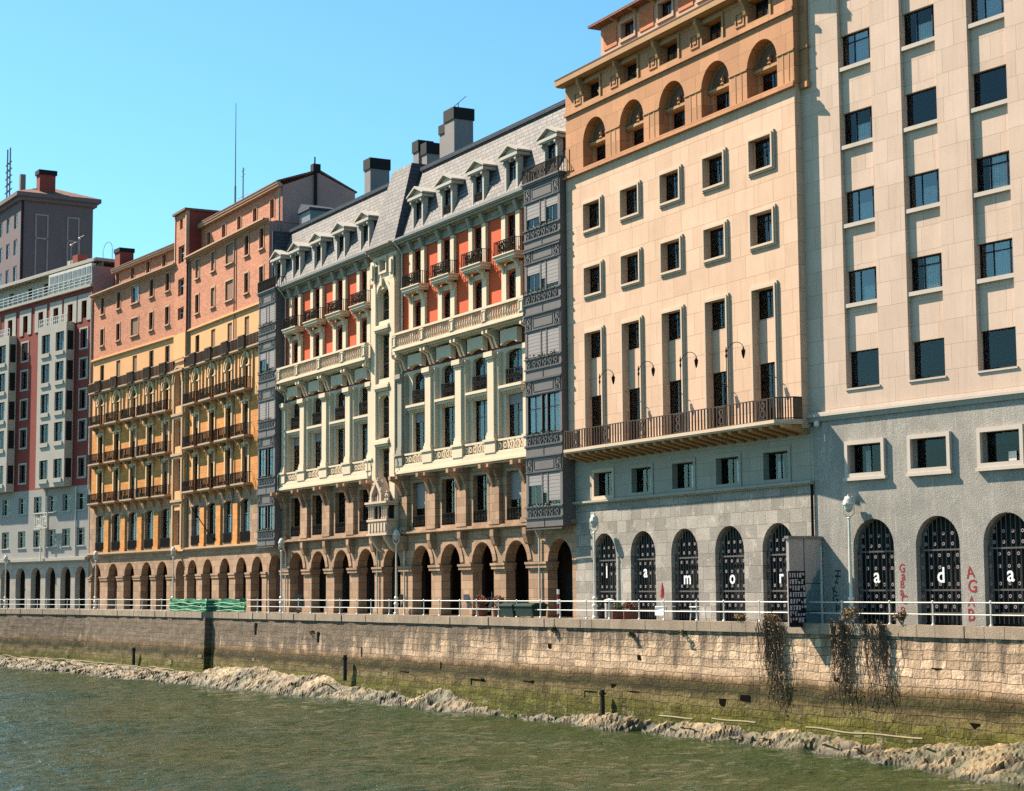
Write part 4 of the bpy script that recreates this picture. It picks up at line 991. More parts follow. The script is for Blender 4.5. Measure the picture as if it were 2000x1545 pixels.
    m = MB(); m.box(xb-.28, xb+.03, y-.03, y+.3, 34, 39.2); m.box(xa-.03, xa+.2, y-.03, y+.3, 34, 39.2); m.build('corner_quoin', 'trim_salmon', b)
    MB().box(xb+.1, 6.2, 2.5, 5.0, 34.3, 39.0).build('roof_house', 'chimney_red', b)
    MB().tube([(10.9, -.1, 6.7), (9.4, -1.6, 9.6)], .05, 5).build('flagpole', 'frame_dark', b)
    # gable end and side walls seen above the next roof
    m = MB(); m.quad((25.2, .005, -.4), (25.2, 12, -.4), (25.2, 12, 34.2), (25.2, .005, 34.2)); m.build('end_wall', 'gable_render', b)
    m = MB(); m.prismx([(1.2, 34.2), (8.2, 34.2), (8.2, 37.5), (4.65, 38.95), (1.2, 37.5)], 25.0, 25.27); m.build('gable_wall', 'gable_render', b)
    m = MB(); m.tube([(25.4, 4.3, 33), (25.4, 4.3, 39.6)], .16, 6); m.box(24.9, 25.6, 4.0, 4.7, 39.0, 39.7); m.tube([(25.2, 4.3, 39.7), (25.2, 4.3, 40.4)], .07, 6); m.build('flue', 'frame_dark', b)
    m = MB(); m.tube([(25.35, .9, 28), (25.35, .9, 37.2)], .09, 6); m.tube([(16.6, -.12, 6), (16.6, -.12, 34)], .07, 6); m.tube([(3.6, -.12, 6), (3.6, -.12, 34)], .07, 6); m.build('drainpipe', 'pipe_grey', b)
    m = MB(); m.quad((3, .6, 34.3), (25.2, .6, 34.3), (25.2, 12, 34.3), (3, 12, 34.3)); m.build('roof_deck', 'roof_tile', b)
    room(b, .0, 25.1, 5.7, 37, 1.75); shell(b, 3.2, 25.15, 34.2, 12, left=False, right=False)
    # mast and aerials
    m = MB(); m.tube([(8.0, 3, 37.5), (8.0, 3, 41)], .10, 6); m.tube([(8.0, 3, 41), (8.0, 3, 49.3)], [.06, .03], 5); m.build('radio_mast', 'pipe_grey', b)
    m = MB(); m.tube([(10.2, 3, 37.5), (10.2, 3, 42.4)], .06, 5)
    for (z, l) in ((42.1, .5), (41.6, .5), (39.6, 1.3)): m.tube([(10.2-l, 3, z), (10.2+l, 3, z+.05)], .035, 4)
    m.tube([(8.6, 3, 38.6), (10.2, 3, 38.4)], .03, 4); m.build('antenna', 'pipe_grey', b)
    m = MB(); m.tube([(-1.2, 2.4, 34), (-1.2, 2.4, 38.9)], .05, 5); m.build('antenna', 'frame_grey', b)
    return b
# ================= red and white apartment building at the far left
def farb():
    L = 32.1
    b = building('red_and_white_apartment_building', 'red walled apartment building with white projecting bays over a grey base and arches', 'building', -67.25, 227.76, 40.0)
    arcs = [3.6, 7.3, 11.05, 15.1, 19.1, 22.85, 26.6, 30.15]
    MB().wall(0, L, -.4, 5.15, [(c-1.25, c+1.25, -.4, 4.55, 1.25, .6) for c in arcs], 0).build('arcade_wall', 'arcade_grey', b)
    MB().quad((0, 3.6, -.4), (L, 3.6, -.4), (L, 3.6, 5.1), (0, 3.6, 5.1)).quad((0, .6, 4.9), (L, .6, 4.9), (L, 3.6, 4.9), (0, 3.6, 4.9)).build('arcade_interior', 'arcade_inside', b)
    m = MB(); cornice(m, 0, L, 5.12, [(.3, .12), (.5, .3), (.35, .1)]); m.build('string_course', 'stucco_pale', b)
    gx = [3.2, 7.0, 10.8, 15.2, 19.25, 22.95, 26.55, 30.05]
    MB().wall(0, L, 5.6, 13.5, [o for c in gx for o in ((c-1.0, c+1.0, 6.85, 8.8, 0, .3), (c-1.0, c+1.0, 10.8, 12.68, 0, .3))], 0).build('grey_wall', 'stucco_bluegrey', b)
    for i, c in enumerate(gx):
        for z in (6.85, 10.8):
            window(b, c, z, 2.0, 1.87, .25, 'frame_white', bars=(.5,), trans=(.72,), fw=.07, sill=(.1, .12, .12, 'stucco_pale'))
    # red walls
    sx = [15.1, 30.1]; rows = [14.5, 18.65, 22.1, 25.55, 28.95]
    top = [2.6, 6.6, 11.0, 15.15, 19.2, 23.1, 26.7, 30.1]
    ops = [(c-.85, c+.85, z, z+2.1, 0, .25) for c in sx for z in rows]+[(c-.62, c+.62, 32.3, 34.25, 0, .3) for c in top]
    MB().wall(0, L, 13.5, 35.85, ops, 0).build('red_wall', 'paint_red', b)
    for c in sx:
        for z in rows:
            window(b, c, z, 1.7, 2.08, .2, 'frame_grey', bars=(.5,), trans=(), fw=.07)
            MB().frame(c-1.05, c+1.05, z-.22, z+2.3, .2, -.06, .02).build('window_surround', 'stucco_pale', b)
    for c in top:
        window(b, c, 32.3, 1.24, 1.93, .25, 'frame_brown', bars=(.5,), trans=(), fw=.06)
        m = MB(); m.box(c-1.55, c-.62, -.07, -.001, 31.95, 35.0); m.box(c+.62, c+1.55, -.07, -.001, 31.95, 35.0); m.box(c-.62, c+.62, -.07, -.001, 34.25, 35.0); m.build('window_surround', 'stucco_pale', b)
    m = MB(); m.box(0, L, -.35, -.001, 35.6, 35.9); m.build('eaves', 'stucco_pale', b)
    # projecting white bays
    for (x0, x1) in ((20.6, 27.75), (5.4, 12.85)):
        bay = thing('projecting_bay', None, None); bay.parent = b; d = 1.0
        wc = [x0+2.0, x0+5.55]
        m = MB(); m.wall(x0, x1, 13.55, 32.1, [(c-1.05, c+1.05, z, z+2.15, 0, .25) for c in wc for z in rows], -d)
        m.quad((x0, -d, 13.55), (x0, 0, 13.55), (x0, 0, 32.1), (x0, -d, 32.1))
        m.quad((x0, -d, 13.55), (x1, -d, 13.55), (x1, 0, 13.55), (x0, 0, 13.55)); m.quad((x0, -d, 32.1), (x1, -d, 32.1), (x1, 0, 32.1), (x0, 0, 32.1))
        m.quad((x1, -d, 13.55), (x1, 0, 13.55), (x1, 0, 32.1), (x1, -d, 32.1))
        m.build('bay_wall', 'stucco_pale', bay)
        for z in rows: MB().box(x1, x1+.03, -.85, -.15, z, z+2.15).build('side_window', 'frame_dark', bay)
        for c in wc:
            for i, z in enumerate(rows):
                window(bay, c, z, 2.1, 2.13, -d+.2, 'frame_dark', bars=(.5,), trans=(), curtain=('n', .5, .95, .5, 'curtain_pale') if (i+int(c)) % 3 == 0 else None, fw=.06)
                MB().box(c-1.1, c+1.1, -d-.12, -d-.001, z-.5, z-.06).build('window_box', 'stucco_pale', bay)
        m = MB(); iron_rail(m, x0+.1, x1-.1, -d+.08, 32.1, 33.0, .5, .03, .07); m.box(x0+.1, x1-.1, -d+.05, -d+.11, 32.5, 32.56); m.build('railing', 'white_metal', bay)
    # roof terrace and penthouse
    m = MB()
    for z in (36.25, 36.6, 36.95): m.box(0, L, -.25, -.18, z, z+.06)
    n = 24
    for i in range(n+1): m.box(L*i/n-.04, L*i/n+.04, -.25, -.18, 35.9, 37.1)
    m.build('terrace_railing', 'white_metal', b)
    m = MB(); m.box(21.2, L-.3, -.1, .4, 35.9, 38.3); m.build('glazed_terrace', 'weathered_white', b)
    m = MB()
    for i in range(9): m.box(21.5+i*1.15, 22.4+i*1.15, -.13, -.1, 36.7, 38.0)
    m.build('terrace_pane', 'frame_grey', b)
    MB().wall(0, L, 35.9, 38.6, [(c-.6, c+.6, 36.9, 37.9, 0, .2) for c in (3, 8.5, 13.5, 17.8)], 1.2).build('penthouse_wall', 'stucco_pale', b)
    m = MB(); m.box(0, L, .2, 10, 38.6, 38.95); m.box(0, L, 0.0, .2, 38.5, 38.8); m.build('penthouse_roof', 'stucco_pale', b)
    MB().box(19.2, 22.6, 3.2, 6, 38.9, 40.6).build('roof_house', 'stucco_pale', b); MB().box(22.9, 24.2, 2.0, 3.2, 38.9, 40.6).build('chimney', 'chimney_red', b)
    m = MB()
    for x, z in ((23.6, 42.9), (21.5, 42.4)):
        m.tube([(x, 2.5, 39), (x, 2.5, z)], .06, 5); m.tube([(x-.3, 2.5, z-.25), (x+1.2, 2.5, z-.1)], .035, 4); m.lathe(x, 2.5, [(.02, z-.5), (.2, z-.3), (.02, z-.1)], 6)
    m.ring(29.6, 3.0, 3.05, 40.2, 1.1, 1.16, 20, 160, 8); m.tube([(28.5, 3, 39), (28.5, 3, 40.5)], .04, 4); m.tube([(30.7, 3, 39), (30.7, 3, 40.5)], .04, 4)
    m.build('antenna', 'pipe_grey', b)
    m = MB(); m.tube([(29.0, -.1, 5.6), (29.0, -.1, 13.5)], .08, 6); m.tube([(21.5, -.1, 5.6), (21.5, -.1, 13.4)], .08, 6); m.tube([(31.95, -.1, 13), (31.95, -.1, 35)], .08, 6); m.build('drainpipe', 'pipe_pale', b)
    # small illuminated-sign style board on the grey storey: pale letter frame standing off the wall
    m = MB(); m.frame(20.0, 23.2, 8.95, 10.75, .1, -.75, -.62); m.box(21.45, 21.6, -.7, -.62, 5.2, 9.0)
    for (x, z, w, h) in ((20.3, 10.0, .9, .12), (20.5, 9.5, .12, .9), (20.9, 9.3, .8, .12), (21.5, 9.6, .12, .9), (21.8, 10.2, 1.0, .12), (22.0, 9.2, .12, 1.2), (22.4, 9.7, .6, .12), (20.2, 9.15, 2.0, .1), (22.75, 9.3, .12, 1.1)): m.box(x, x+w, -.72, -.64, z, z+h)
    m.build('sign_frame', 'weathered_white', b)
    room(b, .05, L-.05, 5.3, 35.8, 1.5); shell(b, 0, L, 38, 11, 'gable_render')
    return b
# ================= grey tower block behind
def tower():
    k = 1/K
    ox, oy = -72.9*K, 270*K
    b = thing('tower_block', 'tall dull purple-grey tower block behind the red and white building', 'building', (ox, oy, BASE_Z), R(31-90), 'buildings behind')
    H = 60.4
    # x runs along the street (towards the camera), the end wall at x=0 looks right-forward
    ops = []
    for f in range(9):
        z = 24+f*4.0
        for x in (-2.6, -6.6, -10.6, -14.6): ops.append((x-.95, x+.95, z, z+2.3, 0, .2))
    MB().wall(-18, 0, -.4, H, ops, 0).build('wall', 'tower_grey', b)
    for (p, q, z0, z1, r, d) in ops:
        window(b, (p+q)/2, z0, 1.9, 2.28, .12, 'frame_white', bars=(.5,), trans=(), curtain=('tw', .1, .9, .6, 'curtain_pale') if int(z0+p) % 3 == 0 else None, fw=.08)
    m = MB(); m.quad((0, 0, -.4), (0, 11.0, -.4), (0, 11.0, H), (0, 0, H)); m.quad((-18, 13.2, -.4), (0, 11.0, -.4), (0, 11.0, H), (-18, 13.2, H)); m.quad((-18, 0, -.4), (-18, 11.0, -.4), (-18, 11.0, H), (-18, 0, H)); m.build('end_wall', 'tower_grey', b)
    # raised blind window frames and string course on the end wall
    def fr(y0, y1, z0, z1, w=.22):
        y0, y1, z0, z1 = y0*.833, y1*.833, z0+2, z1+2; m = MB(); m.box(.005, .09, y0, y1, z0, z0+w); m.box(.005, .09, y0, y1, z1-w, z1); m.box(.005, .09, y0, y0+w, z0+w, z1-w); m.box(.005, .09, y1-w, y1, z0+w, z1-w); return m
    for (y0, y1) in ((2.6, 5.0), (8.4, 10.7)):
        m = fr(y0, y1, 45.6, 56.0); m.box(.005, .09, y0*.833, y1*.833, 54.2, 54.45); m.build('blind_window_frame', 'tower_trim', b)
    for (y0, y1) in ((.9, 2.0), (2.6, 5.0), (5.6, 7.8), (8.3, 10.9), (11.4, 12.6)):
        fr(y0, y1, 40.5, 44.2).build('blind_window_frame', 'tower_trim', b); fr(y0, y1, 30.5, 36.2).build('blind_window_frame', 'tower_trim', b)
    m = MB(); m.box(0, .3, -.2, 11.2, 47.0, 47.35); m.box(0, .3, .4, 10.8, 41.6, 41.95); m.box(-18, 0, -.3, 0, 47.0, 47.35); m.build('string_course', 'tower_trim', b)
    m = MB(); m.box(-18.6, .9, -.9, 12.0, H, H+.6); m.box(-18.3, .45, -.45, 11.5, H-.6, H); m.build('eaves', 'tower_grey', b)
    m = MB(); z = H+.6
    m.quad((-18.6, -.9, z), (.9, -.9, z), (-6, 5.5, z+2.6), (-13, 5.5, z+2.6)); m.quad((.9, -.9, z), (.9, 12.0, z), (-6, 5.5, z+2.6)); m.quad((.9, 12.0, z), (-18.6, 12.0, z), (-13, 5.5, z+2.6), (-6, 5.5, z+2.6)); m.quad((-18.6, 12.0, z), (-18.6, -.9, z), (-13, 5.5, z+2.6)); m.build('roof', 'roof_tile', b)
    o = MB().box(-2.6, -.9, 3.0, 5.4, H, H+3.9).build('chimney', 'chimney_red', b); MB().box(-2.8, -.7, 2.8, 5.6, H+3.9, H+4.6).build('chimney_cap', 'frame_dark', o)
    o = MB().box(-5.6, -4.8, 1.2, 2.0, H, H+4.5).build('chimney', 'chimney_grey', b)
    m = MB(); m.tube([(.2, .25, 0), (.2, .25, H)], .14, 6); m.build('drainpipe', 'frame_dark', b)
    m = MB()
    for x in (-13.5, -15):
        m.tube([(x, 2, H), (x, 2, H+10.5)], .12, 5)
        for i in range(6): m.tube([(x-1.2+.1*i, 2, H+2.5+i*1.1), (x+1.2-.1*i, 2, H+2.7+i*1.1)], .12, 4)
    m.build('antenna', 'frame_grey', b)
    return b
# ------------------------------------------------------------------ quay, river, promenade
WATER = -5.1
# outer edge of the quay, far end first (metres); the far part stands forward by a step
Q_FAR = [(-150, 296), (-90, 222), (-50.4, 179.9), (-37.7, 163.6), (-23.12, 139.14)]
Q_NEAR = [(-22.7, 139.4), (-15.7, 127.8), (-5.6, 110.6), (2.95, 95.7), (7.8, 87.7), (12.1, 80.65), (16.0, 73.4), (19.1, 67.7), (24.2, 58.4), (34.6, 40.4), (52, 12), (62, -8)]
QUAY = Q_FAR+Q_NEAR
def resample(P, step):
    out = [Vector(P[0])]
    for a, b in zip(P, P[1:]):
        a, b = Vector(a), Vector(b); n = max(1, int((b-a).length/step))
        out += [a+(b-a)*i/n for i in range(1, n+1)]
    return out
def normals(P):   # towards the river
    ns = []
    for i in range(len(P)):
        d = (P[min(i+1, len(P)-1)]-P[max(i-1, 0)]).normalized(); ns.append(Vector((-abs(d.y), -abs(d.x))) if True else None)
    return ns
def arc(P):
    s = [0]
    for a, b in zip(P, P[1:]): s.append(s[-1]+(b-a).length)
    return s
def quay_mat():
    m, nt, b = nodes('quay_stone')
    tc = N(nt, 'ShaderNodeTexCoord'); uv = tc.outputs['UV']; sp = N(nt, 'ShaderNodeSeparateXYZ'); nt.links.new(uv, sp.inputs[0]); z = sp.outputs[1]
    br = N(nt, 'ShaderNodeTexBrick'); wob = N(nt, 'ShaderNodeVectorMath', operation='ADD')
    nn = N(nt, 'ShaderNodeTexNoise'); nn.inputs['Scale'].default_value = .9; nt.links.new(uv, nn.inputs['Vector'])
    sc = N(nt, 'ShaderNodeVectorMath', operation='SCALE'); nt.links.new(nn.outputs['Color'], sc.inputs[0]); sc.inputs['Scale'].default_value = .22
    nt.links.new(uv, wob.inputs[0]); nt.links.new(sc.outputs[0], wob.inputs[1]); nt.links.new(wob.outputs[0], br.inputs['Vector'])
    br.squash = 1.6; br.squash_frequency = 3; br.offset_frequency = 2; br.offset = .37; br.inputs['Scale'].default_value = 1; br.inputs['Brick Width'].default_value = .75; br.inputs['Row Height'].default_value = .36; br.inputs['Mortar Size'].default_value = .016; br.inputs['Mortar Smooth'].default_value = .4
    br.inputs['Color1'].default_value = (.62, .435, .29, 1); br.inputs['Color2'].default_value = (.33, .225, .145, 1); br.inputs['Mortar'].default_value = (.11, .08, .055, 1)
    n1 = noise_n(nt, uv, .7, 6, .7); n2 = noise_n(nt, uv, 6, 5, .65); n3 = noise_n(nt, uv, .12, 3)
    col = mixc(nt, math_n(nt, 'MULTIPLY', n3, .0), br.outputs['Color'], (.4, .3, .2))
    # grey-black grime running down from the coping; much stronger along the far part
    st = N(nt, 'ShaderNodeMapping'); st.inputs['Scale'].default_value = (1.3, .22, 1); nt.links.new(uv, st.inputs[0])
    ns = noise_n(nt, st.outputs[0], 1.0, 6, .7)
    far = N(nt, 'ShaderNodeMapRange'); nt.links.new(sp.outputs[0], far.inputs[0]); far.inputs[1].default_value = 266; far.inputs[2].default_value = 200; far.inputs[3].default_value = -.03; far.inputs[4].default_value = .27
    top = N(nt, 'ShaderNodeMapRange'); nt.links.new(z, top.inputs[0]); top.inputs[1].default_value = -2.6; top.inputs[2].default_value = .1; top.inputs[3].default_value = -.15; top.inputs[4].default_value = .11
    g = ramp(nt, math_n(nt, 'ADD', math_n(nt, 'ADD', ns, far.outputs[0]), top.outputs[0]), [(.44, (0, 0, 0)), (.60, (1, 1, 1))])
    col = mixc(nt, math_n(nt, 'MULTIPLY', g, .82), col, (.075, .06, .045))
    # tide zone: ochre, then a dark olive band, then green weed
    zz = math_n(nt, 'ADD', z, math_n(nt, 'MULTIPLY', math_n(nt, 'SUBTRACT', n1, .5), .75))
    mz = N(nt, 'ShaderNodeMapRange'); nt.links.new(zz, mz.inputs[0]); mz.inputs[1].default_value = -5.0; mz.inputs[2].default_value = -1.0
    tide = ramp(nt, mz.outputs[0], [(0, (.062, .072, .008)), (.27, (.098, .088, .010)), (.34, (.135, .11, .034)), (.43, (.135, .10, .04)), (.475, (.042, .036, .008)), (.54, (.046, .038, .010)), (.60, (.12, .078, .03)), (.70, (.24, .15, .08))])
    mask = ramp(nt, mz.outputs[0], [(.62, (1, 1, 1)), (.73, (0, 0, 0))])
    tide = mixc(nt, 1.0, tide, mixc(nt, 1.0, br.outputs['Color'], (1.8, 2.5, 3.7), 'MULTIPLY'), 'MULTIPLY')
    tide = mixc(nt, 1.0, tide, N_comb(nt, math_n(nt, 'ADD', math_n(nt, 'MULTIPLY', n2, 1.3), .4)), 'MULTIPLY')
    col = mixc(nt, mask, col, tide)
    pale = ramp(nt, noise_n(nt, uv, 1.5, 5, .75), [(.56, (0, 0, 0)), (.64, (1, 1, 1))])
    low = ramp(nt, mz.outputs[0], [(.12, (1, 1, 1)), (.42, (0, 0, 0))])
    pl = N(nt, 'ShaderNodeMix', data_type='FLOAT'); 
    col = mixc(nt, math_n(nt, 'MULTIPLY', math_n(nt, 'MULTIPLY', pale, low), .6), col, (.30, .25, .15))
    col = mixc(nt, 1.0, col, N_comb(nt, math_n(nt, 'ADD', math_n(nt, 'MULTIPLY', n2, .7), .62)), 'MULTIPLY')
    nt.links.new(col, b.inputs['Base Color']); b.inputs['Roughness'].default_value = .9; b.inputs['Specular IOR Level'].default_value = .2
    col = mixc(nt, math_n(nt, 'MULTIPLY', br.outputs['Fac'], .75), col, (.028, .022, .012))
    paleb = ramp(nt, noise_n(nt, st.outputs[0], 1.6, 5, .7), [(.55, (0, 0, 0)), (.68, (1, 1, 1))])
    inv = math_n(nt, 'SUBTRACT', 1.0, mask)
    col = mixc(nt, math_n(nt, 'MULTIPLY', math_n(nt, 'MULTIPLY', paleb, inv), .6), col, (.52, .41, .29))
    blot = ramp(nt, noise_n(nt, uv, .55, 6, .8), [(.47, (0, 0, 0)), (.60, (1, 1, 1))])
    col = mixc(nt, math_n(nt, 'MULTIPLY', blot, .68), col, mixc(nt, mask, (.16, .12, .08), (.03, .028, .008)))
    h = math_n(nt, 'SUBTRACT', math_n(nt, 'ADD', math_n(nt, 'MULTIPLY', n2, .8), math_n(nt, 'MULTIPLY', n1, 1.2)), math_n(nt, 'MULTIPLY', br.outputs['Fac'], 1.1))
    bp = N(nt, 'ShaderNodeBump'); bp.inputs['Strength'].default_value = .9; bp.inputs['Distance'].default_value = .09
    nt.links.new(h, bp.inputs['Height']); nt.links.new(bp.outputs[0], b.inputs['Normal'])
def mesh_obj(name, verts, faces, mat, uvs=None, smooth=False, parent=None):
    me = bpy.data.meshes.new(name); me.from_pydata(verts, [], faces); me.update(); me.materials.append(MATS[mat])
    if uvs is not None:
        l = me.uv_layers.new(name='UVMap')
        for lo in me.loops: l.data[lo.index].uv = uvs[lo.vertex_index]
    if smooth: me.polygons.foreach_set('use_smooth', [True]*len(me.polygons))
    o = bpy.data.objects.new(name, me); COL.objects.link(o)
    if parent: o.parent = parent
    return o
def wall_off(a, z): return .06*(-z)+.05*noise.noise(Vector((a*.9, z*1.8, 3)))+(.10*max(0, noise.noise(Vector((a*.8, z*1.1, 9)))) if z < -2.8 else 0)
def quay():
    quay_mat()
    P = resample(QUAY, .5); ns = normals(P); s = arc(P)
    root = thing('quay_wall', 'weathered stone river wall with green tide line and coping', 'wall', (0, 0, 0))
    zs = [-.28, -.7, -1.05, -1.4, -1.75, -2.1, -2.45, -2.8, -3.15, -3.5, -3.85, -4.2, -4.6, -5.6]
    V = []; F = []; U = []
    for i, p in enumerate(P):
        for z in zs:
            o = wall_off(s[i], z)
            q = p+ns[i]*o; V.append((q.x, q.y, z)); U.append((s[i], z))
    n = len(zs)
    for i in range(len(P)-1):
        for k in range(n-1): F.append((i*n+k, i*n+k+1, (i+1)*n+k+1, (i+1)*n+k))
    mesh_obj('wall_face', V, F, 'quay_stone', U, parent=root)
    # coping: individual courses of stones, slightly uneven
    rng = random.Random(11); V = []; F = []
    i = 0
    while i < len(P)-2:
        j = min(len(P)-1, i+rng.choice((2, 2, 3)))
        jog = (P[i]-Vector(Q_FAR[-1])).length < 2.2
        a, b_ = P[i], P[j]; d = (b_-a); L = d.length; d = d/L if L else d
        nn = Vector((-d.y, d.x)); nn = nn if nn.x*ns[i].x+nn.y*ns[i].y > 0 else -nn
        o = .10+rng.uniform(-.025, .03); h = .15+rng.uniform(-.015, .02)
        k = len(V); g = .012
        for (t, w) in ((a+d*g, -.75), (b_-d*g, -.75), (b_-d*g, o), (a+d*g, o)):
            q = t+nn*w; V += [(q.x, q.y, -.30), (q.x, q.y, h)]
        F += [(k+1, k+3, k+5, k+7), (k, k+1, k+3, k+2)[::-1], (k+2, k+3, k+5, k+4)[::-1], (k+4, k+5, k+7, k+6)[::-1], (k+6, k+7, k+1, k)[::-1], (k, k+2, k+4, k+6)]
        i = j
    mesh_obj('coping', V, F, 'coping_stone', parent=root)
    # loose facing stones and holes low on the wall
    rng = random.Random(5); m = MB(1); hm = MB(1)
    for q in range(18):
        i = rng.randrange(200, len(P)-1)
        if not (20 < P[i].y < 150): continue
        z = rng.uniform(-4.4, -3.1); d = (P[min(i+1, len(P)-1)]-P[i]).normalized(); nn = ns[i]
        c = P[i]+nn*(wall_off(s[i], z)-.01); ax = [Vector((d.x, d.y, 0)), Vector((nn.x, nn.y, 0)), Vector((0, 0, 1))]
        m.obox((c.x, c.y, z), ax, rng.uniform(.2, .4), rng.uniform(.02, .05), rng.uniform(.09, .15))
    m.build('facing_stone', 'rubble_stone', root)
    for (x, z, w, h) in ((2.0, -1.3, .3, .25), (6.2, -1.7, .35, .28), (10.4, -3.2, .55, .2), (16.5, -1.6, .5, .2), (17.6, -3.6, .5, .22), (-4.0, -2.8, .12, .5), (-9.6, -2.3, .12, .7), (9.6, -3.5, .6, .3), (-12.8, -1.4, .3, .6), (-18.2, -1.0, .35, .7), (5.0, -3.1, .4, .15), (1.2, -3.2, .4, .12), (-1.6, -3.3, .3, .12), (13.6, -2.2, .25, .2)):
        i = min(range(len(P)), key=lambda k: abs(P[k].x-x)); d = (P[min(i+1, len(P)-1)]-P[i]).normalized(); nn = ns[i]; c = P[i]+nn*(wall_off(s[i], z)-.01)
        hm.obox((c.x, c.y, z), [Vector((d.x, d.y, 0)), Vector((nn.x, nn.y, 0)), Vector((0, 0, 1))], w*.6, .02, h*.6)
    hm.build('drain_hole', 'void_black', root)
    gm = MB(1)    # gaps where facing stones have dropped out: stepped dark joints
    for (x, z) in ((-1.8, -3.3), (1.0, -3.2), (4.0, -3.45), (6.0, -3.3), (-6.5, -3.2)):
        i = min(range(len(P)), key=lambda k: abs(P[k].x-x)); d = (P[min(i+1, len(P)-1)]-P[i]).normalized(); nn = ns[i]; ax = [Vector((d.x, d.y, 0)), Vector((nn.x, nn.y, 0)), Vector((0, 0, 1))]
        w = rng.uniform(.35, .8); c = P[i]+nn*(wall_off(s[i], z)+.0)
        gm.obox((c.x, c.y, z), ax, w, .03, .02); e = c-d*w
        gm.obox((e.x, e.y, z-.16), ax, .025, .03, .16)
    gm.build('dropped_joint', 'void_black', root)
    for (xa, xb, z, off) in ((-75, -24.6, -4.22, 1.25), (7.7, 9.2, -4.25, 1.2), (9.9, 11.6, -4.15, 1.3), (13.3, 16.9, -4.12, 1.35), (-14.5, -10.5, -4.2, .9)):
        ia = min(range(len(P)), key=lambda k: abs(P[k].x-xa)); ib = min(range(len(P)), key=lambda k: abs(P[k].x-xb))
        fm = MB(1); pts = []
        for i in range(ia, ib+1):
            q = P[i]+ns[i]*off; pts.append((q.x, q.y, z+.14*noise.noise(Vector((i*.2, 0, 4)))))
        if len(pts) > 1: fm.tube(pts, .05, 5); fm.build('footing_beam', 'rubble_stone', root)
    return P, ns, s
def mud_mat():
    m, nt, b = nodes('river_mud')
    tc = N(nt, 'ShaderNodeTexCoord'); g = tc.outputs['Object']
    n1 = noise_n(nt, g, .35, 5, .6); n2 = noise_n(nt, g, 3.0, 6, .7)
    geo = N(nt, 'ShaderNodeNewGeometry'); sp = N(nt, 'ShaderNodeSeparateXYZ'); nt.links.new(geo.outputs['Position'], sp.inputs[0])
    at = N(nt, 'ShaderNodeAttribute'); at.attribute_name = 'crest'
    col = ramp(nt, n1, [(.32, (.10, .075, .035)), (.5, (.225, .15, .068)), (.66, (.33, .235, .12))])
    col = mixc(nt, at.outputs['Fac'], (.022, .018, .009), col)  # crevice shade put into the mud colour: near black below the fold crests
    col = mixc(nt, ramp(nt, n2, [(.36, (0, 0, 0)), (.56, (1, 1, 1))]), mixc(nt, .55, col, (.035, .03, .015)), col)
    green = N(nt, 'ShaderNodeMapRange'); nt.links.new(noise_n(nt, g, .5, 4), green.inputs[0]); green.inputs[1].default_value = .47; green.inputs[2].default_value = .60
    col = mixc(nt, math_n(nt, 'MULTIPLY', green.outputs[0], .72), col, (.06, .062, .026))
    wet = N(nt, 'ShaderNodeMapRange'); nt.links.new(sp.outputs[2], wet.inputs[0]); wet.inputs[1].default_value = -5.06; wet.inputs[2].default_value = -4.86
    col = mixc(nt, wet.outputs[0], (.05, .042, .02), col)
    nt.links.new(col, b.inputs['Base Color']); b.inputs['Roughness'].default_value = .7; b.inputs['Specular IOR Level'].default_value = .35
    bp = N(nt, 'ShaderNodeBump'); bp.inputs['Strength'].default_value = .7; bp.inputs['Distance'].default_value = .10
    nt.links.new(n2, bp.inputs['Height']); nt.links.new(bp.outputs[0], b.inputs['Normal'])
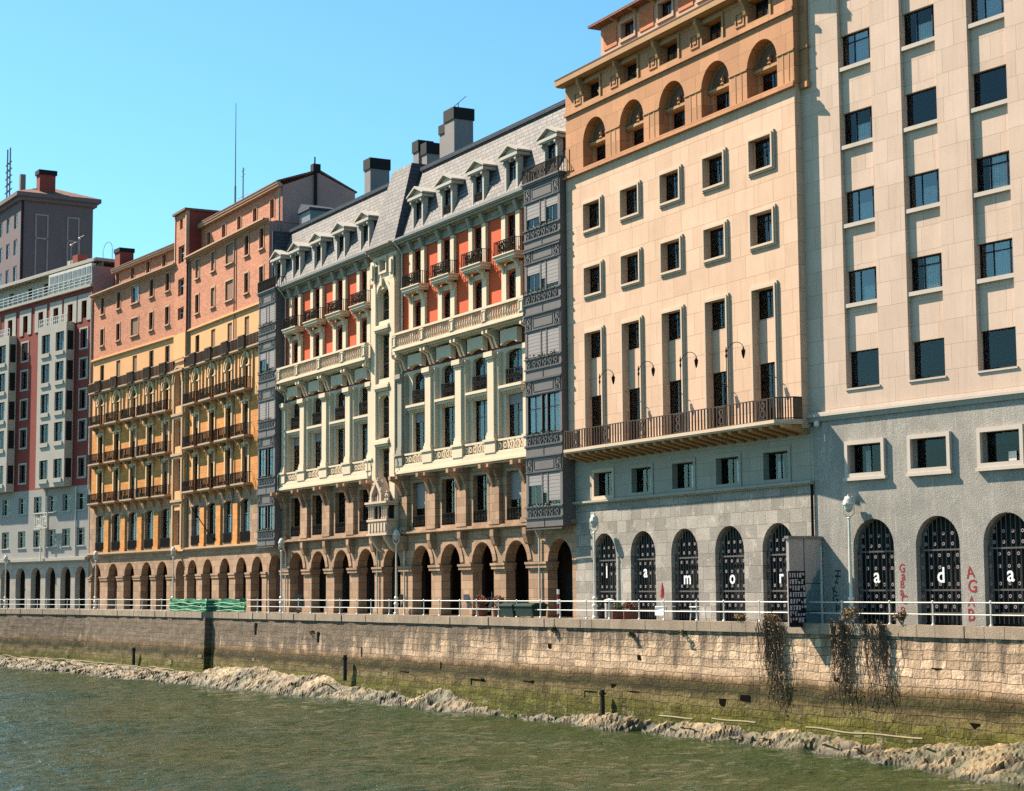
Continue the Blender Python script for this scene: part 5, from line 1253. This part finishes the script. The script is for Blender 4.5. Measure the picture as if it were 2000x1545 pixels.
def mud():
    mud_mat()
    P = [p for p in resample(QUAY, .12) if 22 < p.y < 260]
    ns0 = normals(P); s = arc(P); NT = 46; V = []; F = []; A = []
    W = 14; ns = [sum((ns0[k] for k in range(max(0, i-W), min(len(P), i+W+1))), Vector((0, 0))).normalized() for i in range(len(P))]
    def mound(a):
        w = 1.05; h = -4.52
        for (c, wd, dh, dw) in ((-90, 60, .1, 3.0), (-45, 16, .25, 2.0), (-27, 7, .2, 1.2), (-21.3, 1.8, .7, 1.2), (-17.4, 2.6, 1.25, 1.5), (-12.8, 2.0, 1.0, 1.5), (-9.6, 1.6, .3, .8), (-6.4, 2.2, .15, .6), (-3.5, 1.1, .85, .7), (.9, 2.6, -.42, -.5), (4.9, 1.3, .30, .7), (7.2, 1.6, .10, .6), (9.6, 1.3, .25, .8), (12.5, .9, .42, 1.0), (14.9, 1.4, -.1, .8), (16.8, 1.2, .15, 1.2), (19.6, 1.3, .75, 2.2), (23, 6, .5, 2.6)):
            e = math.exp(-((a-c)/wd)**2); h += .8*dh*e; w += .78*dw*e
        return h, w
    def fold(v):     # sharp crests, rounded troughs
        return 1-abs(v)*2
    for i, p in enumerate(P):
        h, w = mound(p.x); h += .30*noise.noise(Vector((s[i]*.33, 0, 77))); w = max(.45, w+.35*noise.noise(Vector((s[i]*.3, 4, 50))))
        far = min(1.0, 120/max(60, p.y))
        for j in range(NT):
            t = -.45 + (w+1.9)*(j/(NT-1)); u = max(0, t)/w
            wob = .7*noise.noise(Vector((s[i]*.25, t*.5, 31)))
            sk = s[i]+t*.7+wob          # folds run obliquely down the bank
            f1 = fold(noise.noise(Vector((sk*.75, t*.14, 5.1)))); f2 = fold(noise.noise(Vector((sk*2.0, t*.3+wob, 8.4)))); f3 = noise.noise(Vector((s[i]*3.2, t*3.2, 2)))
            amp = min(1, .35+1.3*u)*(1.0 if u < 1 else max(.2, 1.6-.6*u))
            wq = Vector((s[i]*1.1+t*.8, t*1.5-s[i]*.3, 14)); tb = abs(noise.noise(wq))+.5*abs(noise.noise(wq*2.1))+.25*abs(noise.noise(wq*4.3))
            z = h-.12-(h+5.18)*min(1.4, u**1.35)+amp*(.26*(f1-.55)+.20*(f2-.6)+.30*(.42-tb))+.05*f3
            z = min(z, h+.28)
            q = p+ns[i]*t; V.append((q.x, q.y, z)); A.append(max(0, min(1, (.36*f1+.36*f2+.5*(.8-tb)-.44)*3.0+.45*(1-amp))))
    for i in range(len(P)-1):
        for j in range(NT-1): F.append((i*NT+j, i*NT+j+1, (i+1)*NT+j+1, (i+1)*NT+j))
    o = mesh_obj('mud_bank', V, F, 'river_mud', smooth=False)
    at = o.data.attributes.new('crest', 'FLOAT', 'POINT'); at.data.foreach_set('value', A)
    tag(o, kind='structure')
def water():
    m, nt, b = nodes('river_water')
    tc = N(nt, 'ShaderNodeTexCoord'); mp = N(nt, 'ShaderNodeMapping'); nt.links.new(tc.outputs['Object'], mp.inputs[0]); mp.inputs['Rotation'].default_value = (0, 0, R(20)); mp.inputs['Scale'].default_value = (.8, 1.3, 1)
    n2 = noise_n(nt, mp.outputs[0], 1.9, 4, .6); n3 = noise_n(nt, tc.outputs['Object'], .05, 3)
    col = ramp(nt, n3, [(.35, (.018, .036, .013)), (.65, (.036, .043, .009))])
    nt.links.new(col, b.inputs['Base Color']); b.inputs['Roughness'].default_value = .06; b.inputs['IOR'].default_value = 1.33; b.inputs['Specular IOR Level'].default_value = .45
    bp = N(nt, 'ShaderNodeBump'); bp.inputs['Strength'].default_value = 1.0; bp.inputs['Distance'].default_value = .30
    nt.links.new(n2, bp.inputs['Height']); nt.links.new(bp.outputs[0], b.inputs['Normal'])
    # rippled surface near the camera, plain sheet beyond
    V = []; F = []; x0, x1, y0, y1 = -75.0, 45.0, 38.0, 235.0
    ys = []; y = y0
    while y < y1: ys.append(y); y += .30+.0022*(y-y0)
    ys.append(y1); nx = 330
    for y in ys:
        edge = min(1, (y-y0)/3, (y1-y)/5)
        for k in range(nx+1):
            x = x0+(x1-x0)*k/nx; e = min(edge, 1, (x-x0)/4, (x1-x)/4)
            z = .09*noise.noise(Vector((x*.55+y*.12, y*.62, 0)))+.13*noise.noise(Vector((x*1.0-y*.3, y*1.35, 7)))+.10*noise.noise(Vector((x*.16, y*.22, 3)))
            V.append((x, y, WATER+z*max(0, e)))
    for j in range(len(ys)-1):
        for k in range(nx): F.append((j*(nx+1)+k, j*(nx+1)+k+1, (j+1)*(nx+1)+k+1, (j+1)*(nx+1)+k))
    n0 = len(V); X0, X1, Y0, Y1 = -900, 600, -300, 1500
    V += [(X0, Y0, WATER), (X1, Y0, WATER), (X1, y0, WATER), (X0, y0, WATER), (X0, y1, WATER), (X1, y1, WATER), (X1, Y1, WATER), (X0, Y1, WATER), (x0, y0, WATER), (x0, y1, WATER), (x1, y0, WATER), (x1, y1, WATER)]
    for f in ((0, 1, 2, 3), (4, 5, 6, 7), (3, 8, 9, 4), (10, 2, 5, 11)): F.append(tuple(n0+i for i in f))
    tag(mesh_obj('water', V, F, 'river_water', smooth=True), kind='structure')
def ground():
    plain('paving', (.16, .14, .12), .9, 0, .2, .2, 1.2, .2); plain('earth', (.22, .19, .15), .95)
    stone('coping_stone', (.36, .275, .20), (.22, .165, .12), None, var=.42, bump=.8, streak=.55, spots=.25, streak_c=(.07, .055, .04))
    stone('rubble_stone', (.25, .20, .11), (.15, .13, .06), None, var=.4, bump=.7, streak=.2, spots=.25)
    P = resample(QUAY, 2.0); ns = normals(P)
    a = [(p-n*.55) for p, n in zip(P, ns)]; V = []; F = []
    for p, n in zip(a, ns):
        q = p-n*40; V += [(p.x, p.y, .10), (q.x, q.y, .10)]
    for i in range(len(a)-1): F.append((2*i, 2*i+1, 2*i+3, 2*i+2))
    tag(mesh_obj('pavement', V, F, 'paving'), kind='structure')
    V = []; F = []
    for p, n in zip(a, ns):
        q = p-n*900; V += [(*(p-n*.1), .06), (q.x, q.y, .06)]
    for i in range(len(a)-1): F.append((2*i, 2*i+1, 2*i+3, 2*i+2))
    tag(mesh_obj('ground', V, F, 'earth'), kind='structure')
# ------------------------------------------------------------------ railing, lamps and other street furniture
def along(P, x):   # index of the quay point with this X
    return min(range(len(P)), key=lambda k: abs(P[k].x-x) + (0 if P[k].y > 0 else 999))
def railing(P, ns, xa, xb, label, mat='white_metal', pitch=2.3):
    root = thing('railing', label, 'railing', group='white quay railings')
    ia, ib = along(P, xa), along(P, xb); seg = P[ia:ib+1]; nn = ns[ia:ib+1]
    L = [p-n*.28 for p, n in zip(seg, nn)]
    root.location = (L[0].x, L[0].y, .15); o = root.location
    for nm, z in (('top_rail', 1.04), ('middle_rail', .58)):
        m = MB(1); m.tube([(p.x-o.x, p.y-o.y, z-.15) for p in L[::2]+([L[-1]] if (len(L)-1) % 2 else [])], .031 if z > 1 else .027, 6); m.build(nm, mat, root)
    s = arc(L); t = 0; k = 0; proto = None
    while t < s[-1]:
        while k < len(s)-1 and s[k+1] < t: k += 1
        p = L[k]
        loc = (p.x-o.x, p.y-o.y, 0)
        if proto is None:
            m = MB(1); m.lathe(0, 0, [(.075, 0), (.075, .04), (.04, .08), (.034, .42), (.05, .44), (.034, .47), (.032, .86), (.06, .88), (.05, .95), (.015, .98)], 8)
            proto = m.build('post', mat, root); proto.location = loc
        else:
            c = proto.copy(); COL.objects.link(c); c.parent = root; c.location = loc
        t += pitch
    return root
def lamp_proto():
    t = thing('street_lamp', None, 'street lamp', group='pale green street lamps along the promenade')
    m = MB(1); m.lathe(0, 0, [(.17, 0), (.17, .12), (.12, .18), (.12, .62), (.16, .66), (.16, .74), (.10, .80), (.09, 1.0), (.14, 1.04), (.14, 1.12), (.075, 1.18)], 10); m.build('base', 'lamp_paint', t)
    m = MB(1); m.lathe(0, 0, [(.075, 1.18), (.062, 3.0), (.05, 4.45), (.09, 4.5), (.05, 4.56)], 10); m.build('pole', 'lamp_paint', t)
    l = thing('lantern', None, None); l.parent = t
    m = MB(1); w = .235; m.tube([(0, 0, 4.55), (.12, 0, 4.58), (w, 0, 4.7), (w, 0, 5.2), (.16, 0, 5.38), (0, 0, 5.42), (-.16, 0, 5.38), (-w, 0, 5.2), (-w, 0, 4.7), (-.12, 0, 4.58), (0, 0, 4.55)], .03, 6); m.build('lamp_frame', 'lamp_paint', l)
    m = MB(1); m.lathe(0, 0, [(.03, 5.5), (.05, 5.42), (.16, 5.32), (.235, 5.12), (.235, 5.06)], 12); m.build('lamp_shade', 'weathered_white', l)
    m = MB(1); m.lathe(0, 0, [(.19, 5.06), (.17, 4.86), (.08, 4.74)], 10); m.build('lamp_glass', 'lamp_glass', l)
    return t
def local_to_world(b, x, y, z=0):
    a = b.rotation_euler[2]; x *= K; y *= K
    return Vector((b.location.x+x*math.cos(a)-y*math.sin(a), b.location.y+x*math.sin(a)+y*math.cos(a), b.location.z+z*K))
def creeper(P, ns, x0, x1, top, bot, n, seed, label):
    rng = random.Random(seed); m = MB(1); lf = MB(1)
    t = thing('creeper', label, 'climbing plant', (0, 0, 0), group='dry creepers hanging down the quay wall')
    ia, ib = along(P, x0), along(P, x1)
    o = P[(ia+ib)//2]; t.location = (o.x, o.y, .15)
    cl = [rng.random()*.9+.05 for _ in range(max(4, n//26))]
    for k in range(n):
        f = min(1, max(0, rng.choice(cl)+rng.gauss(0, .045))); i = int(ia+(ib-ia)*f); p = P[i]; nn = ns[i]; d = Vector((nn.y, -nn.x)); d = d if d.y < 0 else -d
        z = top+rng.uniform(-.25, .1); zl = top-(top-bot)*rng.uniform(.25, 1)*(1-.5*abs(f-.55)); pts = []; drift = rng.uniform(0, .25); off = .10+rng.random()*.22; w = rng.uniform(0, 9)
        zz = z
        while zz > zl:
            q = p+nn*(off+.06*max(0, -zz)+.05*math.sin(zz*3+w))+d*(drift*(z-zz)+.10*math.sin(zz*4.1+w*2)); pts.append((q.x-o.x, q.y-o.y, zz-.15)); zz -= .22
            if rng.random() < .5:
                a = Vector((rng.gauss(0, 1), rng.gauss(0, 1), rng.gauss(0, 1))).normalized(); b_ = a.orthogonal().normalized(); c = Vector(pts[-1])+Vector((rng.gauss(0, .06), rng.gauss(0, .06), rng.gauss(0, .06))); s_ = rng.uniform(.03, .07)
                lf.quad(c-a*s_, c+b_*s_*.5, c+a*s_, c-b_*s_*.5)
        if len(pts) > 1: m.tube(pts, [.017*(1-.6*j/len(pts)) for j in range(len(pts))], 3, False)
    m.build('stem', 'twig', t); lf.build('foliage', 'leaf_dry', t)
def bush(loc, rad, n, label, mat='leaf_green', seed=1, group=None, squash=.7, twigs=True, cat='shrub', name='shrub', size=.06):
    rng = random.Random(seed); t = thing(name, label, cat, loc, 0, group)
    m = MB(1)
    for k in range(3): leafy(m, (rng.uniform(-.5, .5)*rad, rng.uniform(-.5, .5)*rad, rad*.7+rng.uniform(-.2, .3)*rad), rad*rng.uniform(.5, .8), n//3, size, rng, squash)
    m.build('foliage', mat, t)
    m = MB(1)
    for k in range(7): a = rng.uniform(0, 6.28); m.tube([(0, 0, 0), (math.cos(a)*rad*.4, math.sin(a)*rad*.4, rad*.6), (math.cos(a)*rad*.7, math.sin(a)*rad*.7, rad*1.1)], [.02, .014, .006], 4)
    m.build('stem', 'twig', t)
    return t
def scooter(loc, rz, label, body):
    t = thing('scooter', label, 'scooter', loc, rz, 'parked scooters')
    for x in (-.62, .62):
        m = MB(1); m.ring(x, -.06, .06, .24, .13, .24, n=16); w = m.build('wheel', 'tyre', t)
        m = MB(1); m.ring(x, -.03, .03, .24, .02, .12, n=10); m.build('rim', 'pipe_grey', w)
    m = MB(1); m.prismx([(-.17, .25), (-.2, .5), (-.14, .78), (.14, .78), (.2, .5), (.17, .25)], -.95, -.2); m.prismx([(-.16, .22), (.16, .22), (.16, .32), (-.16, .32)], -.25, .3); m.prismy([(.28, .25), (.42, .25), (.56, .5), (.62, 1.0), (.52, 1.02), (.34, .6)], -.2, .2); m.build('body', body, t)
    MB(1).prismx([(-.15, .78), (-.13, .9), (.13, .9), (.15, .78)], -.9, -.2).build('seat', 'scooter_black', t)
    m = MB(1); m.tube([(.62, 0, .3), (.5, 0, 1.05)], .03, 6); m.tube([(.47, -.35, 1.08), (.5, 0, 1.05), (.47, .35, 1.08)], .022, 6); m.build('handlebar', 'scooter_black', t)
    m = MB(1); m.prismx([(-.28, 1.02), (.28, 1.02), (.22, 1.45), (-.22, 1.45)], .54, .57); m.build('windshield', 'lamp_glass', t)
    m = MB(1); m.box(-1.15, -.75, -.2, .2, .95, 1.3); m.build('top_box', body, t)
    return t
# ------------------------------------------------------------------ assemble
BG, RG, WH, YL, FR, TW = beige(), right_b(), white(), yellow(), farb(), tower()
ground(); P, NS, SARC = quay(); mud(); water()
# railings
railing(P, NS, -88, 11.95, 'long white two-rail quay railing left of the graffiti-covered screen')
railing(P, NS, 12.45, 40, 'grey two-rail quay railing right of the graffiti-covered screen', 'weathered_white', 2.9)
# lamps stand close to the fronts
LP = lamp_proto()
lamps = [(BG, 3.55, -.30, 'pale lamp post in front of the arched door lettered l'), (RG, 3.1, -.45, 'pale lamp post beside the first arched door right of the graffiti screen'),
         (WH, 28.25, -.7, 'pale lamp post right of the carved stone oriel of the ornate building'), (WH, 5.2, -.7, 'pale lamp post at the left dark bay of the ornate building'),
         (YL, 1.15, -.6, 'pale lamp post below the middle of the yellow building'), (YL, -19.1, -2.6, 'pale lamp post before the left arches of the yellow building'), (FR, 12.6, -.7, 'pale lamp post in front of the grey arches of the red building')]
for i, (b, x, y, lab) in enumerate(lamps):
    t = LP if i == 0 else copy_tree(LP)
    w = local_to_world(b, x, y); t.location = (w.x, w.y, .10); t.rotation_euler = (0, 0, b.rotation_euler[2]+.5); t['label'] = lab
# graffiti-covered screen across the promenade
ang = RG.rotation_euler[2]
sw = local_to_world(RG, .72, -.04)
scr = thing('promenade_screen', 'tall graffiti-covered metal screen standing across the promenade beside the lettered doors', 'screen', (sw.x, sw.y, .10), ang)
W_, H_ = 1.92, 3.66
MB(1).box(-.16, -.0, -W_, 0, -.12, H_).build('panel', 'screen_paint', scr)
MB(1).box(-.22, .06, -W_-.06, 0, H_+.002, H_+.12).build('cap', 'chimney_grey', scr)
m = MB(1); m.box(-.02, .06, -.14, -.06, 0, H_-.3); m.build('edge_post', 'weathered_white', scr)
m = MB(1)
for z in (.55, 1.75): m.box(.002, .014, -1.05, -.02, z-.014, z+.014)
m.box(.002, .014, -1.07, -1.04, 1.0, H_); m.build('panel_joint', 'frame_dark', scr)
MB(1).box(.002, .012, -2.0, -1.02, -.1, 2.28).build('graffiti_ground', 'frame_dark', scr)
g = MB(1); rng = random.Random(21)
z = 2.2
for r in range(8):     # block letters of the sprayed piece: rows of pale strokes on black
    h = .20; y = -1.93
    while y < -1.12:
        wd = rng.choice((.07, .09, .12)); hh = h*rng.choice((1, 1, .55)); zz = z-rng.choice((0, 0, h*.4)) if hh < h else z
        k = rng.uniform(-.015, .015); g.quad((.018, y, zz-hh), (.018, y+wd, zz-hh), (.018, y+wd+k, zz), (.018, y+k, zz)); 
        if rng.random() < .45: g.quad((.019, y, zz-.03), (.019, y+wd+.07, zz-.03), (.019, y+wd+.07, zz), (.019, y, zz))
        y += wd+rng.uniform(.06, .08)
    z -= h+rng.uniform(.055, .09)
g.build('graffiti', 'graffiti_lilac', scr)
# green netting tied to the railing
ia, ib = along(P, -27.2), along(P, -19.5)
rng = random.Random(9)
V = []; F = []; U = []
rows_ = 7; seq = list(range(ia, ib+1)); c0 = P[ia]
for k, i in enumerate(seq):
    for j in range(rows_):
        t = j/(rows_-1); z = 1.10+.06*math.sin(k*.9)-1.05*t; q = P[i]-NS[i]*.20+NS[i]*(.12*noise.noise(Vector((k*.42, t*2.6, 2)))+.05*noise.noise(Vector((k*1.3, t*6, 5)))); V.append((q.x-c0.x, q.y-c0.y, z-.1))
for k in range(len(seq)-1):
    for j in range(rows_-1): F.append((k*rows_+j, k*rows_+j+1, (k+1)*rows_+j+1, (k+1)*rows_+j))
net = thing('safety_netting', 'crumpled green netting hung over the white railing', 'netting', (c0.x, c0.y, .1))
o = mesh_obj('sheet', V, F, 'net_green', parent=net); sm = o.modifiers.new('thick', 'SOLIDIFY'); sm.thickness = .02
m = MB(1)
for j in (.30, .55, .82):
    m.tube([(P[i].x-NS[i].x*.12-c0.x, P[i].y-NS[i].y*.12-c0.y, 1.0-j+.05*math.sin(i*.8+j*9)) for i in seq[::1]], .022, 4, False)
m.build('net_rope', 'net_white', net)
# creepers and weeds
creeper(P, NS, 11.0, 12.3, .2, -3.6, 110, 3, 'thin dry creeper trailing down the wall left of the screen shadow')
creeper(P, NS, 13.5, 15.3, .25, -4.2, 150, 8, 'thick brown creeper hanging down the wall right of the graffiti screen')
for k, (x, r_, n_, lab, mt) in enumerate(((10.3, .38, 240, 'low tawny weed on the coping under the door lettered r', 'leaf_dry'), (11.4, .42, 300, 'dry weed at the foot of the graffiti screen', 'leaf_dry'), (14.1, .6, 420, 'brown bush at the foot of the lamp post right of the screen', 'leaf_dry'), (15.4, .5, 380, 'bush beside the red sprayed letters on the first pier', 'leaf_dry'), (-14.6, .35, 150, 'tuft of pale grass on the coping below the ornate building', 'leaf_dry'))):
    i = along(P, x); q = P[i]-NS[i]*.05; bush((q.x, q.y, .12), r_, n_, lab, mt, 30+k, 'weeds on the quay coping')
# ferns on the wall
for k, (x, z, lab) in enumerate(((2.3, -.6, 'small dark fern growing out of the wall below the green containers'), (6.0, -.75, 'little fern on the wall below the door lettered m'), (-13.3, -1.3, 'dark fern patch on the wall right of the step in the quay'), (8.0, -.6, 'hanging fern on the wall below the door lettered o'))):
    i = along(P, x); q = P[i]+NS[i]*.12; bush((q.x, q.y, z), .3, 130, lab, 'leaf_green', 50+k, 'ferns on the quay wall', name='fern', cat='fern')
# mooring posts in the mud
for k, (x, z0, h, lab) in enumerate(((-30.3, -4.3, 1.5, 'thin dark timber post against the far wall'), (-10.3, -4.0, 1.6, 'thin dark post standing on the mud mound'), (4.85, -4.6, 1.3, 'short black post at the foot of the near wall'))):
    i = along(P, x); q = P[i]+NS[i]*.55
    t = thing('mooring_post', lab, 'post', (q.x, q.y, z0), 0, 'old posts in the mud')
    m = MB(1); m.lathe(0, 0, [(.13, 0), (.12, h*.8), (.13, h), (.05, h+.02)], 8); m.build('shaft', 'wood_post', t); MB(1).box(-.16, .16, -.03, .03, h*.82, h*.9).build('band', 'iron_black', t)
# things standing on the promenade
def prom(b, x, y): 
    w = local_to_world(b, x, y); return (w.x, w.y, .10)
aW = WH.rotation_euler[2]; aB = BG.rotation_euler[2]
scooter(prom(WH, 27.3, .9), aW+2.2, 'dark scooter with a windshield parked under the arch below the oriel', 'scooter_black')
scooter(prom(WH, 38.9, .9), aW+1.0, 'grey scooter under a cover between two arches of the ornate building', 'tarp_grey')
scooter(prom(WH, 7.6, .9), aW+2.0, 'dark scooter parked in the first arch right of the left bay', 'scooter_black')
for k, (x, lab, mt) in enumerate(((44.2, 'potted rust-coloured shrub left of the green containers', 'leaf_rust'), (46.4, 'larger potted red-brown shrub next to the green containers', 'leaf_rust'))):
    t = bush(prom(WH, x, -1.9), .62, 520, lab, mt, 60+k, 'potted shrubs behind the railing', .8, name='potted_shrub', cat='potted plant')
    for ch in t.children: ch.location.z = .45
    MB(1).lathe(0, 0, [(.26, 0), (.34, .5), (.38, .52), (.36, .58), (.2, .55)], 12).build('pot', 'pot_clay', t)
for k, (x, w, lab) in enumerate(((49.0, 1.5, 'dark green waste container left of the pair below the right bay'), (51.3, 1.9, 'dark green waste container right of the pair below the right bay'))):
    t = thing('waste_container', lab, 'container', prom(WH, x, -2.2), aW, 'green waste containers')
    m = MB(1); m.prismx([(-.4, .12), (-.48, .66), (.48, .66), (.4, .12)], -w/2, w/2); m.build('body', 'bin_green', t)
    m = MB(1); m.prismx([(-.52, .66), (-.5, .74), (-.2, .84), (.3, .84), (.52, .74), (.52, .66)], -w/2-.05, w/2+.05); m.build('lid', 'bin_green', t)
    for sx in (-1, 1):
        m = MB(1); m.ring(sx*(w/2-.15), -.4, -.32, .09, .02, .09, n=10); m.build('wheel', 'tyre', t)
t = thing('barrier_pole', 'red and white striped pole at the corner of the sandstone building', 'pole', prom(BG, -.45, -.6), 0)
for i in range(6): MB(1).lathe(0, 0, [(.075, i*.26), (.075, (i+1)*.26)], 8).build('stripe', 'paint_red' if i % 2 == 0 else 'letter_white', t)
def planter(b, x, y, lab, mt, seed):
    t = bush(prom(b, x, y), .42, 330, lab, mt, seed, 'planters before the sandstone building', .8, name='planter', cat='planter')
    for ch in t.children: ch.location.z = .4
    MB(1).box(-.4, .4, -.25, .25, 0, .46).build('planter_box', 'pot_clay', t); return t
planter(BG, 7.2, -.75, 'planter with a green bush before the door lettered a', 'leaf_green', 71)
planter(BG, 8.5, -.75, 'planter with low flowering plants right of the green bush', 'leaf_rust', 72)
t = thing('litter_bin', 'pale cylindrical bin between the doors lettered l and a', 'bin', prom(BG, 5.75, -.6))
MB(1).lathe(0, 0, [(.2, 0), (.24, .1), (.24, .8), (.2, .82)], 12).build('body', 'stucco_pale', t); MB(1).lathe(0, 0, [(.28, .95), (.28, 1.0), (.05, 1.08)], 12).build('lid', 'white_metal', t)
m = MB(1)
for q in range(4): m.tube([(.2*math.cos(q*1.57), .2*math.sin(q*1.57), .8), (.2*math.cos(q*1.57), .2*math.sin(q*1.57), .97)], .015, 4)
m.build('lid_support', 'white_metal', t)
for k, (x, lab) in enumerate(((12.1, 'white cafe table before the door lettered m'), (15.4, 'white cafe stool-table before the door lettered o'))):
    t = thing('cafe_table', lab, 'table', prom(BG, x, -.75), aB, 'white cafe tables')
    MB(1).box(-.45 if k == 0 else -.3, .45 if k == 0 else .3, -.3, .3, .68, .72).build('tabletop', 'letter_white', t)
    for sx in (-1, 1):
        for sy in (-1, 1): MB(1).tube([(sx*.25, sy*.22, .68), (sx*.3, sy*.26, 0)], .02, 5).build('leg', 'white_metal', t)
    if k == 0: MB(1).box(-.42, .42, -.33, -.302, .28, .66).build('front_panel', 'letter_white', t)
t = thing('parasol', 'furled red parasol before the door lettered m', 'parasol', prom(BG, 11.4, -.5), 0)
MB(1).tube([(0, 0, 0), (0, 0, 1.9)], .025, 6).build('pole', 'white_metal', t); MB(1).lathe(0, 0, [(.07, 1.1), (.11, 1.25), (.10, 1.5), (.05, 1.75), (.02, 1.85)], 8).build('canopy', 'red_cloth', t)
# bracket lanterns on the front of the sandstone and cream buildings are things fixed to walls
# potted flowers on the balconies of the ornate building
AL2 = [6.95, 11.7, 16.5, 21.3, 31.0, 35.8, 40.65, 45.5]
side = ['left']*4+['right']*4
ordn = ['first', 'second', 'third', 'fourth']*2
rng = random.Random(77)
for k, cb in enumerate(AL2):
    w = local_to_world(WH, cb, -.60, 23.62)
    t = thing('flower_box', 'flower box on the %s small balcony of the %s half of the ornate building' % (ordn[k], side[k]), 'flower box', w, aW, 'flower boxes on the small balconies')
    MB(1).box(-.9, .9, -.10, .10, .30, .42).build('box', 'pot_clay', t)
    m = MB(1)
    for q in range(7): leafy(m, (-.85+q*.28, -.06, .60+.1*math.sin(q*2.3+k)), .24, 26, .06, rng)
    m.build('foliage', 'leaf_green', t)
    m = MB(1)
    for q in range(18): leafy(m, (rng.uniform(-.9, .9), rng.uniform(-.1, .1), .66+rng.random()*.25), .06, 2, .045, rng)
    m.build('flowers', 'flower_red', t)
# ------------------------------------------------------------------ light, sky, camera
w = bpy.data.worlds.new('World'); SC.world = w; w.use_nodes = True; nt = w.node_tree; nt.nodes.clear()
out = nt.nodes.new('ShaderNodeOutputWorld'); bg = nt.nodes.new('ShaderNodeBackground'); sk = nt.nodes.new('ShaderNodeTexSky'); sk.sky_type = 'NISHITA'; sk.sun_disc = False
hv = Vector((1.806, -1.319, -2.1)).normalized()
sk.sun_elevation = math.asin(-hv.z); sk.sun_rotation = math.atan2(-hv.x, -hv.y); sk.altitude = 50; sk.air_density = SKY_AIR; sk.dust_density = SKY_DUST; sk.ozone_density = SKY_OZONE
mx = nt.nodes.new('ShaderNodeMix'); mx.data_type = 'RGBA'; mx.blend_type = 'MULTIPLY'; mx.inputs[0].default_value = 1; mx.inputs[7].default_value = SKY_TINT
nt.links.new(sk.outputs[0], mx.inputs[6]); nt.links.new(mx.outputs[2], bg.inputs[0]); bg.inputs[1].default_value = SKY_STRENGTH; nt.links.new(bg.outputs[0], out.inputs[0])
sd = bpy.data.lights.new('sun', 'SUN'); sd.energy = SUN; sd.angle = R(.5); sd.color = (1, .87, .70); so = bpy.data.objects.new('sun', sd); COL.objects.link(so)
so.rotation_euler = hv.to_track_quat('-Z', 'Y').to_euler(); so.location = (-60, 60, 80)
cd = bpy.data.cameras.new('camera'); co = bpy.data.objects.new('camera', cd); COL.objects.link(co)
cd.sensor_fit = 'HORIZONTAL'; cd.sensor_width = 36; cd.lens = 3600/2000*36; cd.clip_end = 5000; cd.clip_start = .5
p, r = R(5.99), R(-.417); cp, sp = math.cos(p), math.sin(p)
fw = Vector((0, cp, sp)); up = Vector((0, -sp, cp)); rt = Vector((1, 0, 0))
rx = rt*math.cos(r)+up*math.sin(r); ux = up*math.cos(r)-rt*math.sin(r)
co.matrix_world = Matrix(((rx.x, ux.x, -fw.x, 0), (rx.y, ux.y, -fw.y, 0), (rx.z, ux.z, -fw.z, 1.7), (0, 0, 0, 1)))
SC.camera = co
SC.view_settings.view_transform = 'Standard'; SC.view_settings.look = 'None'; SC.view_settings.gamma = 1; SC.view_settings.exposure = EXPO
SC.render.engine = 'CYCLES'; SC.cycles.max_bounces = 6; SC.cycles.diffuse_bounces = 1; SC.cycles.glossy_bounces = 3; SC.cycles.transparent_max_bounces = 8; SC.cycles.transmission_bounces = 2
SC.cycles.use_denoising = False
SC.cycles.sample_clamp_indirect = 2; SC.cycles.sample_clamp_direct = 1.3
